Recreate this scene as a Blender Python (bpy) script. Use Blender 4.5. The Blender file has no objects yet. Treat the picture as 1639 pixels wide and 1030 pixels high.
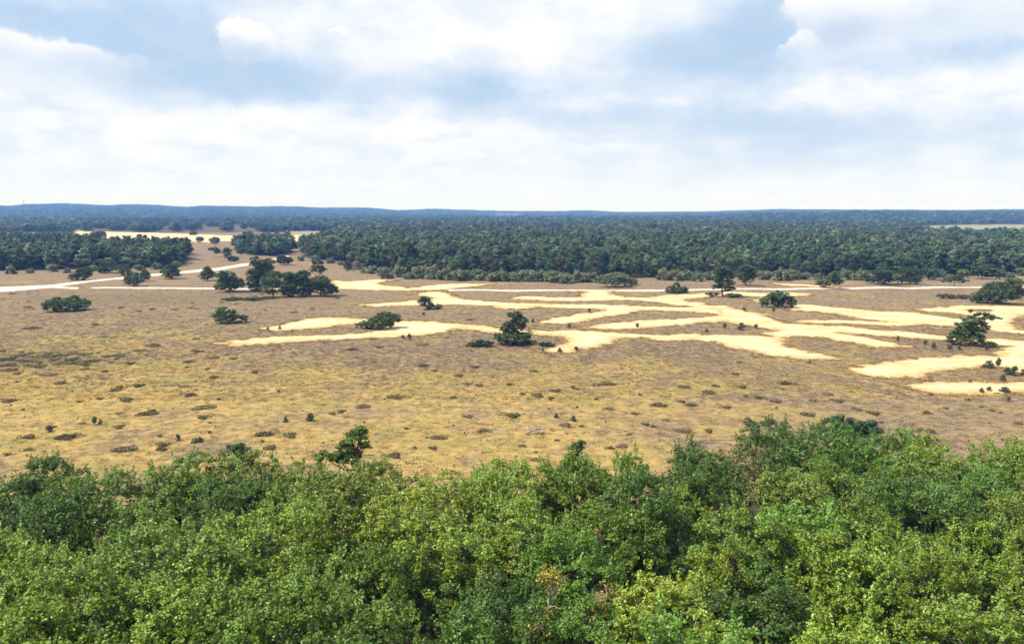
import bpy, math, random
import numpy as np
from mathutils import Vector

R = math.radians
scene = bpy.context.scene
col = scene.collection

# ------------------------------------------------------------------ camera
CAM_H = 25.0            # viewing platform height above the heath
F = 1300.0              # focal length in photograph pixels (1639 wide)
PW, PH, HOR = 1639.0, 1030.0, 338.0
PITCH = math.atan((PH / 2 - HOR) / F)
cam = bpy.data.cameras.new('camera')
cam.sensor_width = 36.0
cam.lens = F / PW * 36.0
cam.clip_start = 0.5
cam.clip_end = 30000
cam_ob = bpy.data.objects.new('camera', cam)
col.objects.link(cam_ob)
cam_ob.location = (0, 0, CAM_H)
cam_ob.rotation_euler = (R(90) - PITCH, 0, 0)
scene.camera = cam_ob

# ------------------------------------------------------------------ render
scene.render.engine = 'CYCLES'
cy = scene.cycles
cy.use_denoising = True
cy.max_bounces = 5
cy.diffuse_bounces = 1
cy.glossy_bounces = 1
cy.transmission_bounces = 3
cy.transparent_max_bounces = 4
cy.volume_bounces = 0
cy.use_adaptive_sampling = True
cy.adaptive_threshold = 0.02
cy.caustics_reflective = False
cy.caustics_refractive = False
vs = scene.view_settings
vs.view_transform = 'Standard'
vs.look = 'None'
vs.exposure = 0.4
vs.gamma = 1.0
vs.use_curve_mapping = False

# ------------------------------------------------------------------ sun and sky
SUN_EL, SUN_AZ = R(54), R(-98)      # azimuth from the view direction (+Y) towards +X
sun = bpy.data.lights.new('sun', 'SUN')
sun.energy = 5.0
sun.angle = R(1.5)
sun.color = (1.0, 0.95, 0.86)
sun_ob = bpy.data.objects.new('sun', sun)
col.objects.link(sun_ob)
sd = Vector((math.sin(SUN_AZ) * math.cos(SUN_EL), math.cos(SUN_AZ) * math.cos(SUN_EL), math.sin(SUN_EL)))
sun_ob.rotation_euler = sd.to_track_quat('Z', 'Y').to_euler()
sun_ob.location = sd * 200

world = bpy.data.worlds.new('World')
scene.world = world
world.use_nodes = True
wn, wl = world.node_tree.nodes, world.node_tree.links
wn.clear()


def wnode(t, **kw):
    n = wn.new(t)
    for k, v in kw.items():
        setattr(n, k, v)
    return n


def wmath(op, a, b=None, c=None, clamp=False):
    n = wnode('ShaderNodeMath', operation=op, use_clamp=clamp)
    for i, v in enumerate((a, b, c)):
        if v is None:
            continue
        if isinstance(v, (int, float)):
            n.inputs[i].default_value = v
        else:
            wl.new(v, n.inputs[i])
    return n.outputs[0]


def wramp(fac, lo, hi):
    n = wnode('ShaderNodeMapRange', interpolation_type='SMOOTHSTEP')
    wl.new(fac, n.inputs['Value'])
    n.inputs['From Min'].default_value = lo
    n.inputs['From Max'].default_value = hi
    return n.outputs['Result']


def wmix(fac, a, b):
    n = wnode('ShaderNodeMix', data_type='RGBA')
    if isinstance(fac, (int, float)):
        n.inputs[0].default_value = fac
    else:
        wl.new(fac, n.inputs[0])
    for i, v in ((6, a), (7, b)):
        if isinstance(v, tuple):
            n.inputs[i].default_value = v
        else:
            wl.new(v, n.inputs[i])
    return n.outputs[2]


def build_sky():
    sky = wnode('ShaderNodeTexSky', sky_type='NISHITA')
    sky.sun_disc = False
    sky.sun_elevation = SUN_EL
    sky.sun_rotation = SUN_AZ
    sky.air_density = 1.0
    sky.dust_density = 1.5
    tc = wnode('ShaderNodeTexCoord')
    sep = wnode('ShaderNodeSeparateXYZ')
    wl.new(tc.outputs['Generated'], sep.inputs[0])
    X, Y, Z = sep.outputs
    az = wmath('ARCTAN2', X, Y)
    el = wmath('ARCSINE', Z)
    # cloud deck: directions projected on a layer overhead
    zc = wmath('ADD', wmath('MAXIMUM', Z, 0.0), 0.24)
    comb = wnode('ShaderNodeCombineXYZ')
    wl.new(wmath('DIVIDE', X, zc), comb.inputs[0])
    wl.new(wmath('DIVIDE', Y, zc), comb.inputs[1])
    n1 = wnode('ShaderNodeTexNoise')
    n1.inputs['Scale'].default_value = 0.9
    n1.inputs['Detail'].default_value = 12
    n1.inputs['Roughness'].default_value = 0.55
    n1.inputs['Distortion'].default_value = 0.35
    wl.new(comb.outputs[0], n1.inputs['Vector'])
    n2 = wnode('ShaderNodeTexNoise')
    n2.inputs['Scale'].default_value = 4.2
    n2.inputs['Detail'].default_value = 8
    n2.inputs['Roughness'].default_value = 0.6
    wl.new(comb.outputs[0], n2.inputs['Vector'])
    # billow noise on the sphere, warps the single clouds
    n3 = wnode('ShaderNodeTexNoise')
    n3.inputs['Scale'].default_value = 13.0
    n3.inputs['Detail'].default_value = 11
    n3.inputs['Roughness'].default_value = 0.62
    wl.new(tc.outputs['Generated'], n3.inputs['Vector'])
    sep3 = wnode('ShaderNodeSeparateColor')
    wl.new(n3.outputs['Color'], sep3.inputs[0])
    waz = wmath('ADD', az, wmath('MULTIPLY', wmath('SUBTRACT', sep3.outputs[0], 0.5), 0.085))
    wel = wmath('ADD', el, wmath('MULTIPLY', wmath('SUBTRACT', sep3.outputs[1], 0.5), 0.05))

    def blob(px, py, rx, ry):
        a0 = math.atan((px - PW / 2) / F)
        e0 = math.atan((HOR - py) / F * math.cos(a0))
        u = wmath('MULTIPLY', wmath('SUBTRACT', waz, a0), F / rx)
        v = wmath('MULTIPLY', wmath('SUBTRACT', wel, e0), F / ry)
        r2 = wmath('ADD', wmath('MULTIPLY', u, u), wmath('MULTIPLY', v, v))
        return wmath('POWER', 2.718, wmath('MULTIPLY', r2, -1.0))

    f = wmath('MULTIPLY_ADD', wmath('SUBTRACT', n1.outputs['Fac'], 0.5), 0.9, 0.6)
    f = wmath('MULTIPLY_ADD', wmath('SUBTRACT', n2.outputs['Fac'], 0.5), 0.8, f)
    f = wmath('MULTIPLY_ADD', wmath('SUBTRACT', n3.outputs['Fac'], 0.5), 0.8, f)
    for px, py, rx, ry, w in [
            # blue-grey gaps and undersides
            (90, 42, 170, 24, -.5), (290, 105, 150, 50, -.6), (430, 130, 130, 36, -.5), (250, 20, 130, 20, -.2),
            (770, 150, 100, 24, -.55), (640, 120, 60, 30, -.2), (1120, 105, 130, 45, -.6), (1190, 40, 60, 55, -.4),
            (1420, 100, 110, 16, -.3), (1380, 235, 360, 50, -.3), (1150, 200, 200, 24, -.25),
            (930, 185, 130, 14, -.3), (1590, 88, 80, 12, -.3), (150, 185, 60, 12, -.2), (520, 232, 160, 12, -.15),
            # bright decks
            (820, 50, 200, 55, .3), (330, 205, 320, 26, .35), (650, 225, 200, 18, .25), (1500, 150, 160, 26, .25)]:
        f = wmath('MULTIPLY_ADD', blob(px, py, rx, ry), w, f)
    shade = wramp(f, 0.0, 0.95)
    c = wmix(shade, (0.51, 0.675, 0.89, 1), (0.97, 0.98, 1.0, 1))
    c = wmix(wmath('MULTIPLY', wramp(n2.outputs['Fac'], 0.55, 0.36), 0.4), c, (0.71, 0.795, 0.90, 1))
    # single cumulus heads with firm upper edges and grey bases
    for px, py, rx, ry in [(60, 108, 135, 42), (412, 82, 52, 28), (556, 67, 22, 13), (242, 105, 16, 10), (1450, 30, 215, 75), (1262, 88, 36, 28)]:
        g = wmath('MULTIPLY_ADD', wmath('SUBTRACT', n3.outputs['Fac'], 0.5), 0.9, blob(px, py, rx, ry))
        e0 = math.atan((HOR - py) / F)
        lit = wramp(wmath('SUBTRACT', wel, e0), -0.9 * ry / F, 0.2 * ry / F)
        cc = wmix(lit, (0.78, 0.85, 0.96, 1), (1.0, 1.0, 1.0, 1))
        c = wmix(wmath('MULTIPLY', wramp(g, 0.33, 0.47), wmath('MULTIPLY_ADD', lit, 0.55, 0.4)), c, cc)
    u = wramp(wmath('MULTIPLY_ADD', wmath('SUBTRACT', n3.outputs['Fac'], 0.5), 0.7, blob(1335, 66, 70, 24)), 0.05, 1.1)
    c = wmix(wmath('MULTIPLY', u, 0.8), c, (0.56, 0.67, 0.86, 1))
    # the deck closes to an even pale layer towards the horizon
    low = wramp(el, 0.10, 0.0)
    c = wmix(wmath('MULTIPLY', low, 0.85), c, (0.94, 0.97, 1.0, 1))
    bg1 = wnode('ShaderNodeBackground')
    wl.new(sky.outputs[0], bg1.inputs['Color'])
    bg1.inputs['Strength'].default_value = 0.10
    bg2 = wnode('ShaderNodeBackground')
    wl.new(c, bg2.inputs['Color'])
    bg2.inputs['Strength'].default_value = 0.79
    mx = wnode('ShaderNodeMixShader')
    cover = wmath('ADD', wmath('MULTIPLY', wramp(f, -0.35, 0.45), 0.22), 0.78)
    wl.new(cover, mx.inputs[0])
    wl.new(bg1.outputs[0], mx.inputs[1])
    wl.new(bg2.outputs[0], mx.inputs[2])
    out = wnode('ShaderNodeOutputWorld')
    wl.new(mx.outputs[0], out.inputs['Surface'])


build_sky()

# ------------------------------------------------------------------ helpers
rng = np.random.default_rng(7)
random.seed(7)
SP, CP = math.sin(PITCH), math.cos(PITCH)


def ground_pt(px, py, z=0.0):
    """photograph pixel -> point of the heath plane (survey of the place)"""
    a = (px - PW / 2) / F
    b = -(py - PH / 2) / F
    dx, dy, dz = a, CP + b * SP, -SP + b * CP
    t = (z - CAM_H) / dz
    return np.array((dx * t, dy * t))


def to_px(x, y, z=0.0):
    x = np.asarray(x, float); y = np.asarray(y, float)
    zz = np.asarray(z, float) - CAM_H
    fw = y * CP - zz * SP
    up = y * SP + zz * CP
    fw = np.maximum(fw, 1e-3)
    return PW / 2 + F * x / fw, PH / 2 - F * up / fw


def vnoise(x, y, seed=0):
    x = np.asarray(x, float); y = np.asarray(y, float)
    xi = np.floor(x).astype(np.int64); yi = np.floor(y).astype(np.int64)
    fx, fy = x - xi, y - yi
    fx = fx * fx * (3 - 2 * fx); fy = fy * fy * (3 - 2 * fy)

    def h(i, j):
        n = (i * 374761393 + j * 668265263 + seed * 1442695041) & 0xFFFFFFFF
        n = ((n ^ (n >> 13)) * 1274126177) & 0xFFFFFFFF
        return ((n ^ (n >> 16)) & 0xFFFF) / 65535.0
    a = h(xi, yi) * (1 - fx) + h(xi + 1, yi) * fx
    b = h(xi, yi + 1) * (1 - fx) + h(xi + 1, yi + 1) * fx
    return a * (1 - fy) + b * fy


def fbm(x, y, seed=0, octv=3):
    s, a, t = 0.0, 1.0, 0.0
    for k in range(octv):
        s = s + a * vnoise(x * 2 ** k, y * 2 ** k, seed + k * 17)
        t += a
        a *= 0.5
    return s / t


def inside(poly, x, y):
    r = np.zeros(x.shape, bool)
    n = len(poly)
    for i in range(n):
        x0, y0 = poly[i]; x1, y1 = poly[(i + 1) % n]
        if y0 == y1:
            continue
        c = ((y0 > y) != (y1 > y)) & (x < (x1 - x0) * (y - y0) / (y1 - y0) + x0)
        r ^= c
    return r


def sdf(poly, x, y):
    d = np.full(x.shape, 1e9)
    n = len(poly)
    for i in range(n):
        ax, ay = poly[i]; bx, by = poly[(i + 1) % n]
        ex, ey = bx - ax, by - ay
        l2 = ex * ex + ey * ey + 1e-9
        t = np.clip(((x - ax) * ex + (y - ay) * ey) / l2, 0, 1)
        d = np.minimum(d, (x - ax - t * ex) ** 2 + (y - ay - t * ey) ** 2)
    d = np.sqrt(d)
    return np.where(inside(poly, x, y), d, -d)      # positive inside


def hills(x, y):
    r = np.hypot(x, y)
    a = np.degrees(np.arctan2(x, y))

    def ss(v, lo, hi):
        t = np.clip((v - lo) / (hi - lo), 0, 1)
        return t * t * (3 - 2 * t)
    h = 31 * ss(r, 2300, 4300) * ss(a, 1, -26) * (0.70 + 0.38 * vnoise(a / 3.2, r / 2500, 3) + 0.22 * vnoise(a / 0.9, r / 1500, 4))
    h = h + (13 + 6 * ss(a, 14, -6)) * ss(r, 3400, 5200) * (0.6 + 0.7 * vnoise(a / 2.6, r / 2500, 5))
    h = h + 13 * ss(r, 1750, 2500) * ss(a, 9, 22) * (0.75 + 0.4 * vnoise(a / 1.8, r / 900, 8) + 0.2 * vnoise(a / 0.6, r / 500, 9))
    return h


def gz(x, y):
    return 0.16 * (vnoise(np.asarray(x) / 11.0, np.asarray(y) / 11.0, 1) - 0.5) * 2 + hills(x, y)


def link_mesh(name, verts, faces, mat=None, parent=None, smooth=False):
    me = bpy.data.meshes.new(name)
    verts = np.asarray(verts, np.float32)
    if isinstance(faces, np.ndarray):
        k = faces.shape[1]
        me.vertices.add(len(verts))
        me.vertices.foreach_set('co', verts.ravel())
        me.loops.add(faces.size)
        me.loops.foreach_set('vertex_index', faces.astype(np.int32).ravel())
        me.polygons.add(len(faces))
        me.polygons.foreach_set('loop_start', np.arange(0, faces.size, k, dtype=np.int32))
        me.update(calc_edges=True)
    else:
        me.from_pydata(verts.tolist(), [], faces)
    if smooth:
        me.polygons.foreach_set('use_smooth', np.ones(len(me.polygons), bool))
    if mat:
        me.materials.append(mat)
    ob = bpy.data.objects.new(name, me)
    if parent is not False:
        col.objects.link(ob)
        if parent is not None:
            ob.parent = parent
    return ob


def add_attr(me, name, vals, kind='FLOAT'):
    a = me.attributes.new(name, kind, 'POINT')
    a.data.foreach_set({'FLOAT': 'value', 'INT': 'value', 'FLOAT_VECTOR': 'vector', 'FLOAT_COLOR': 'color'}[kind],
                       np.ascontiguousarray(vals).ravel())


def tag(o, label=None, cat=None, group=None, kind=None):
    if label: o['label'] = label
    if cat: o['category'] = cat
    if group: o['group'] = group
    if kind: o['kind'] = kind
    return o


def empty(name, loc, rz=0.0, s=1.0):
    o = bpy.data.objects.new(name, None)
    o.empty_display_size = 0.3
    col.objects.link(o)
    o.location = loc
    o.rotation_euler = (0, 0, rz)
    o.scale = (s, s, s) if isinstance(s, (int, float)) else s
    return o


# ------------------------------------------------------------------ materials
class NT:
    def __init__(self, name):
        self.m = bpy.data.materials.new(name)
        self.m.use_nodes = True
        self.n, self.l = self.m.node_tree.nodes, self.m.node_tree.links
        self.n.clear()
        self.out = self.n.new('ShaderNodeOutputMaterial')

    def node(self, t, ins=None, **kw):
        n = self.n.new(t)
        for k, v in kw.items():
            setattr(n, k, v)
        for k, v in (ins or {}).items():
            if isinstance(v, bpy.types.NodeSocket):
                self.l.new(v, n.inputs[k])
            else:
                n.inputs[k].default_value = v
        return n

    def noise(self, scale, detail=5, rough=0.55, vec=None, dist=0.0):
        n = self.node('ShaderNodeTexNoise', {'Scale': scale, 'Detail': detail, 'Roughness': rough, 'Distortion': dist})
        if vec is not None:
            self.l.new(vec, n.inputs['Vector'])
        return n.outputs['Fac']

    def ramp(self, f, lo, hi, a=0.0, b=1.0):
        return self.node('ShaderNodeMapRange', {'Value': f, 'From Min': lo, 'From Max': hi, 'To Min': a, 'To Max': b},
                         interpolation_type='SMOOTHSTEP').outputs['Result']

    def mix(self, f, a, b, blend='MIX'):
        n = self.node('ShaderNodeMix', {0: f, 6: a, 7: b}, data_type='RGBA', blend_type=blend)
        return n.outputs[2]

    def math(self, op, a, b=0.0):
        return self.node('ShaderNodeMath', {0: a, 1: b}, operation=op).outputs[0]

    def attr(self, name, kind='GEOMETRY'):
        return self.node('ShaderNodeAttribute', attribute_name=name, attribute_type=kind)

    def pos(self):
        return self.node('ShaderNodeNewGeometry').outputs['Position']

    def bsdf(self, color, rough=0.9, spec=0.1, normal=None):
        b = self.node('ShaderNodeBsdfPrincipled', {'Base Color': color, 'Roughness': rough, 'Specular IOR Level': spec})
        if normal is not None:
            self.l.new(normal, b.inputs['Normal'])
        return b.outputs[0]

    def bump(self, h, strength=0.5, dist=0.1):
        return self.node('ShaderNodeBump', {'Height': h, 'Strength': strength, 'Distance': dist}).outputs[0]

    def done(self, sh):
        self.l.new(sh, self.out.inputs['Surface'])
        return self.m


def leaf_material(name, source, transl=0.28, rough=0.5, spec=0.25, var=0.45):
    """foliage: colour comes from the plant, each leaf varies a little"""
    t = NT(name)
    if source == 'object':
        base = t.node('ShaderNodeObjectInfo').outputs['Color']
    else:
        base = t.attr('plant_color', 'INSTANCER').outputs['Color']
    tint = t.attr('tint').outputs['Fac']
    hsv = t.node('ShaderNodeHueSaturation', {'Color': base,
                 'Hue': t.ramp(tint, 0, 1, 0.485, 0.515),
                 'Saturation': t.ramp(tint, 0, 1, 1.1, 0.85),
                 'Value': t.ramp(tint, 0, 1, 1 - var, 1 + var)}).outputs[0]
    b = t.bsdf(hsv, rough, spec)
    tr = t.node('ShaderNodeBsdfTranslucent', {'Color': hsv}).outputs[0]
    mx = t.node('ShaderNodeMixShader', {0: transl, 1: b, 2: tr}).outputs[0]
    return t.done(mx)


M = {}
M['leaf'] = leaf_material('broad_leaves', 'object', 0.22, 0.42, 0.3, 0.55)
M['needle'] = leaf_material('pine_needles', 'object', 0.15, 0.55, 0.2, 0.6)
M['needle_far'] = leaf_material('pine_needles_far', 'instancer', 0.12, 0.7, 0.1, 0.35)
M['tuft_far'] = leaf_material('dry_tufts', 'instancer', 0.2, 0.8, 0.05, 0.3)
M['heather'] = leaf_material('heather_twigs', 'object', 0.08, 0.8, 0.05, 0.5)


def bark_material(name, a, b):
    t = NT(name)
    f = t.noise(9.0, 6, 0.65)
    c = t.mix(t.ramp(f, 0.35, 0.7), a, b)
    return t.done(t.bsdf(c, 0.9, 0.1, t.bump(f, 0.6, 0.03)))


M['oak_bark'] = bark_material('oak_bark', (0.075, 0.062, 0.048, 1), (0.16, 0.14, 0.115, 1))
M['pine_bark'] = bark_material('pine_bark', (0.07, 0.045, 0.032, 1), (0.19, 0.11, 0.07, 1))
M['dead_wood'] = bark_material('dead_wood', (0.25, 0.22, 0.19, 1), (0.48, 0.45, 0.41, 1))
M['steel'] = bark_material('mast_steel', (0.20, 0.20, 0.21, 1), (0.30, 0.30, 0.31, 1))


def ground_material():
    t = NT('heath_ground')
    P = t.pos()
    big = t.noise(0.022, 5, 0.55, P)
    mid = t.noise(0.11, 6, 0.6, P, 0.4)
    fine = t.noise(0.75, 6, 0.65, P)
    grit = t.noise(4.0, 5, 0.7, P)
    gr = t.attr('zone_grass').outputs['Fac']
    wood = t.attr('zone_wood').outputs['Fac']
    field = t.attr('zone_field').outputs['Fac']
    rim = t.attr('zone_rim').outputs['Fac']
    dark = t.attr('zone_dark').outputs['Fac']
    heath = t.mix(t.ramp(fine, 0.3, 0.72), (0.120, 0.086, 0.055, 1), (0.285, 0.208, 0.132, 1))
    heath = t.mix(t.ramp(mid, 0.45, 0.75, 0, 0.55), heath, (0.26, 0.195, 0.11, 1))
    grass = t.mix(t.ramp(fine, 0.3, 0.7), (0.25, 0.176, 0.062, 1), (0.42, 0.295, 0.105, 1))
    grass = t.mix(t.ramp(mid, 0.5, 0.68, 0, 0.8), grass, (0.215, 0.185, 0.07, 1))
    s = t.math('ADD', gr, t.math('MULTIPLY', t.math('SUBTRACT', mid, 0.5), 2.6))
    s = t.math('ADD', s, t.math('MULTIPLY', t.math('SUBTRACT', big, 0.5), 2.0))
    s = t.math('ADD', s, t.math('MULTIPLY', t.math('SUBTRACT', fine, 0.5), 0.5))
    c = t.mix(t.ramp(s, 0.2, 0.95), heath, grass)
    c = t.mix(t.math('MULTIPLY', dark, t.ramp(fine, 0.35, 0.6, 0.25, 0.95)), c, (0.115, 0.105, 0.06, 1))
    c = t.mix(t.math('MULTIPLY', rim, t.ramp(fine, 0.3, 0.6, 0.3, 1.0)), c, (0.43, 0.28, 0.12, 1))
    c = t.mix(field, c, t.mix(t.ramp(mid, 0.35, 0.65), (0.18, 0.20, 0.11, 1), (0.26, 0.255, 0.15, 1)))
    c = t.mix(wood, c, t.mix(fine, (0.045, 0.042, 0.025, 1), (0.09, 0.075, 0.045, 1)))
    c = t.mix(t.ramp(grit, 0.3, 0.75, 0.0, 0.35), c, t.mix(0.5, c, (0.10, 0.08, 0.05, 1)))
    h = t.math('ADD', t.math('MULTIPLY', fine, 0.7), t.math('MULTIPLY', grit, 0.3))
    return t.done(t.bsdf(c, 0.95, 0.03, t.bump(h, 0.45, 0.4)))


def sand_material():
    t = NT('drift_sand')
    P = t.pos()
    fine = t.noise(1.1, 6, 0.6, P)
    st = t.node('ShaderNodeMapping', {'Vector': P, 'Scale': (0.35, 1.0, 1.0)}).outputs[0]
    mid = t.noise(0.2, 6, 0.65, st, 0.6)
    d = t.attr('edge').outputs['Fac']
    c = t.mix(t.ramp(mid, 0.35, 0.7), (0.66, 0.51, 0.315, 1), (0.50, 0.35, 0.17, 1))
    c = t.mix(t.ramp(fine, 0.45, 0.75, 0, 0.4), c, (0.39, 0.27, 0.14, 1))
    e = t.math('ADD', d, t.math('MULTIPLY', t.math('SUBTRACT', fine, 0.5), 2.4))
    c = t.mix(t.ramp(e, -0.4, 2.8, 0.95, 0), c, (0.48, 0.305, 0.115, 1))
    return t.done(t.bsdf(c, 0.95, 0.05, t.bump(t.math('ADD', fine, t.math('MULTIPLY', mid, 2.0)), 0.6, 0.5)))


def track_material():
    t = NT('track_sand')
    P = t.pos()
    fine = t.noise(0.9, 6, 0.6, P)
    c = t.mix(t.ramp(fine, 0.35, 0.7), (0.60, 0.53, 0.44, 1), (0.46, 0.385, 0.30, 1))
    return t.done(t.bsdf(c, 0.95, 0.05, t.bump(fine, 0.3, 0.15)))


M['ground'] = ground_material()
M['sand'] = sand_material()
M['track'] = track_material()

# ------------------------------------------------------------------ survey of the sand and the tracks (photograph pixels)
SAND = [
    [(413, 525), (448, 520.6), (503, 508.7), (536, 507.8), (580, 510.5), (600, 512), (596, 518), (574, 518), (545, 520.6), (503, 525), (437, 529.8)],
    [(347, 549), (408, 541.7), (459, 538), (521, 537), (576, 534), (610, 529), (628, 515), (642, 513), (691, 514), (728, 517.5), (761, 520), (798, 526.5), (847, 527.5), (852, 535), (790, 533), (757, 528.5), (728, 527), (713, 531), (691, 535), (633, 539), (620, 539.5), (558, 543.5), (503, 546), (411, 552), (371, 555.4)],
    [(843, 526.5), (888, 530), (935, 529.5), (983, 532), (1007, 534.5), (1038, 534.5), (1060, 536.5), (1100, 533.5), (1132, 536), (1178, 537.5), (1215, 537.5), (1260, 540), (1250, 556), (1169, 558), (1152, 549.5), (1108, 545), (1100, 545), (1065, 546), (1027, 541), (985, 540.5), (983, 547), (970, 554.5), (928, 560), (910, 566), (882, 565.5), (860, 562), (888, 556), (902, 551), (904, 543.5), (895, 538.5), (848, 535.5)],
    [(821, 476.7), (833, 474), (873, 473), (884, 476), (930, 475), (933.6, 465), (974, 465), (984, 472.5), (1001, 475.5), (1042, 476.5), (1056, 474), (1100, 471), (1145, 468.5), (1171, 467), (1202, 468.5), (1266, 468), (1301, 469.4), (1295, 474), (1271, 475), (1222, 474.5), (1171, 474.5), (1138, 475.5), (1099, 479.4), (1103, 483), (1121, 483), (1130, 488), (1169, 490), (1196, 499), (1231, 502.5), (1224, 506), (1170, 507), (1140, 494), (1108, 491), (1092, 488.6), (1054, 484), (983, 479.8), (959, 480.5), (910, 482.5), (873, 481.5), (837, 479)],
    [(571, 487), (600, 484.5), (662, 481), (690, 481.5), (690, 478), (680, 474), (658, 472.5), (679, 467.5), (710, 465.5), (721, 471), (743, 479), (783, 481.8), (838, 485), (891, 486.5), (950, 488), (1001, 489), (1036, 490), (1092, 491.5), (1115, 491), (1150, 494), (1165, 506), (1118, 499), (1100, 498), (1027, 497), (1007, 503), (974, 507), (928, 514), (902, 519), (864, 515.5), (880, 509.6), (928, 503), (961, 499.6), (961, 494.3), (910, 493.5), (860, 491.5), (835, 495.5), (800, 494.5), (787, 489.5), (743, 488.2), (702, 488.2), (664, 489), (600, 490)],
    [(930, 523.5), (961, 519.5), (998, 515), (1056, 511), (1100, 509), (1158, 505.5), (1200, 502), (1260, 520), (1244, 530), (1233, 525.5), (1189, 520.6), (1167, 514.3), (1087, 519.3), (1050, 522), (1020, 526), (983, 527), (939, 526)],
    [(1150, 500), (1196, 498.5), (1231, 503), (1222, 506), (1242, 512), (1255, 517.5), (1350, 523), (1412, 528), (1467, 531.6), (1522, 538), (1573, 540), (1639, 543.5), (1690, 546), (1690, 603), (1639, 599.5), (1621, 591), (1599, 589), (1573, 585.5), (1522, 591), (1489, 596), (1463, 602), (1427, 603.5), (1397, 601), (1368, 596.5), (1366, 590.4), (1394, 583), (1430, 577.6), (1482, 573), (1540, 570), (1584, 569), (1599, 563), (1612, 557), (1595, 552.6), (1575, 548), (1522, 545.5), (1467, 542), (1412, 538), (1345, 532.5), (1332, 533.6), (1385, 540), (1427, 548), (1456, 554.5), (1427, 557), (1394, 556), (1350, 546), (1306, 540), (1273, 538.5), (1244, 543.5), (1238, 547), (1270, 557), (1291, 563.6), (1332, 570), (1340, 574), (1306, 575.8), (1260, 571.5), (1226, 570), (1204, 564.5), (1169, 558), (1160, 548), (1229, 538), (1231, 536), (1218, 531.5), (1244, 530), (1233, 525.5), (1189, 520), (1160, 507)],
    [(1264, 486), (1321, 489.5), (1350, 493.5), (1412, 498), (1467, 501), (1531, 510), (1548, 505), (1531, 502), (1485, 498.4), (1469, 494), (1518, 489.3), (1560, 489), (1639, 490), (1690, 491), (1690, 503), (1639, 505), (1624, 510.5), (1626, 518), (1632, 527), (1690, 536), (1639, 534.5), (1575, 527), (1527, 523.3), (1482, 519.2), (1449, 522.2), (1403, 521), (1350, 518.5), (1290, 516.5), (1264, 513), (1281, 510.5), (1350, 512.2), (1420, 515), (1394, 511.5), (1339, 503.5), (1306, 499), (1266, 497)],
    [(1443, 615), (1476, 612), (1522, 611.5), (1577, 612), (1639, 610.5), (1690, 610), (1690, 627), (1639, 627), (1577, 629), (1522, 630), (1494, 628), (1467, 621.5)],
    [(527, 448), (558, 450.3), (602, 447), (635, 447.3), (632, 450), (606, 452.5), (606, 455), (655, 460.5), (680, 458), (710, 455.4), (746, 453.4), (792, 453.4), (765, 457.5), (717, 464.2), (655, 465.3), (600, 464.6), (535, 462.5)],
    [(1202, 480), (1224, 478.8), (1226, 483.2), (1210, 482.8)],
    [(1230, 452.5), (1268, 453.5), (1340, 458.5), (1300, 459), (1250, 456)],
]
SAND_HOLES = [[(1542, 496), (1560, 494.8), (1584, 496), (1580, 499), (1555, 499)]]
TRACKS = [
    ('sand_track', [(-40, 460), (0, 459.3), (80, 456.5), (150, 447.5), (240, 438.3), (300, 433), (340, 429), (400, 420.8), (440, 413), (462, 408.8), (462, 411), (440, 416), (400, 424.5), (340, 433.6), (300, 437), (240, 442), (150, 450.6), (80, 461), (0, 467), (-40, 468.5)]),
    ('sand_track', [(78, 459.3), (125, 459.5), (124, 461.5), (90, 461)]),
    ('sand_track', [(146, 460), (210, 459.6), (340, 460.2), (400, 461.2), (540, 461.6), (540, 463.6), (400, 463.2), (340, 462.4), (210, 461.8), (150, 461.6)]),
    ('sand_track', [(717, 463.2), (800, 463.6), (934, 464), (1060, 463.6), (1171, 462), (1340, 460.2), (1500, 459.3), (1639, 458.2), (1690, 458), (1690, 460), (1639, 460.3), (1500, 461.4), (1340, 462.4), (1171, 464.2), (1060, 465.8), (934, 466.2), (800, 465.6), (717, 465.3)]),
]
FAR_SAND = [
    [(118, 369.5), (175, 371), (300, 374.5), (372, 377.5), (374, 385), (340, 388), (260, 385), (175, 381), (128, 377)],
    [(470, 376), (535, 377.5), (535, 380), (500, 380.5), (472, 389), (464, 384)],
]


def W(poly):
    return [tuple(ground_pt(px, py)) for px, py in poly]


SAND_W = [W(p) for p in SAND]
HOLES_W = [W(p) for p in SAND_HOLES]


def sand_field(x, y):
    d = np.full(x.shape, -1e9)
    for p in SAND_W:
        xs = [q[0] for q in p]; ys = [q[1] for q in p]
        m = (x > min(xs) - 8) & (x < max(xs) + 8) & (y > min(ys) - 8) & (y < max(ys) + 8)
        if m.any():
            d[m] = np.maximum(d[m], sdf(p, x[m], y[m]))
    for p in HOLES_W:
        m = d > -8
        if m.any():
            d[m] = np.minimum(d[m], -sdf(p, x[m], y[m]))
    return d


def edge_noise(x, y, k=1.0):
    return k * ((fbm(x / 6.0, y / 6.0, 21) - 0.5) * 3.4 + (fbm(x / 1.5, y / 1.8, 31, 2) - 0.5) * 3.4)


# tops of the near wood against the heath
EDGE = [(-120, 752), (0, 750), (60, 745), (130, 748), (165, 764), (200, 745), (260, 733), (310, 742), (350, 738), (400, 735), (470, 748), (560, 748), (610, 750), (660, 752), (710, 762), (750, 762), (790, 745),
        (850, 738), (920, 742), (970, 750), (1010, 735), (1070, 722), (1140, 712), (1190, 705), (1230, 674), (1290, 682), (1350, 688), (1420, 690), (1480, 696), (1530, 708), (1580, 716), (1640, 712), (1760, 712)]
ex = np.array([e[0] for e in EDGE], float)
ey = np.array([e[1] for e in EDGE], float)

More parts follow.
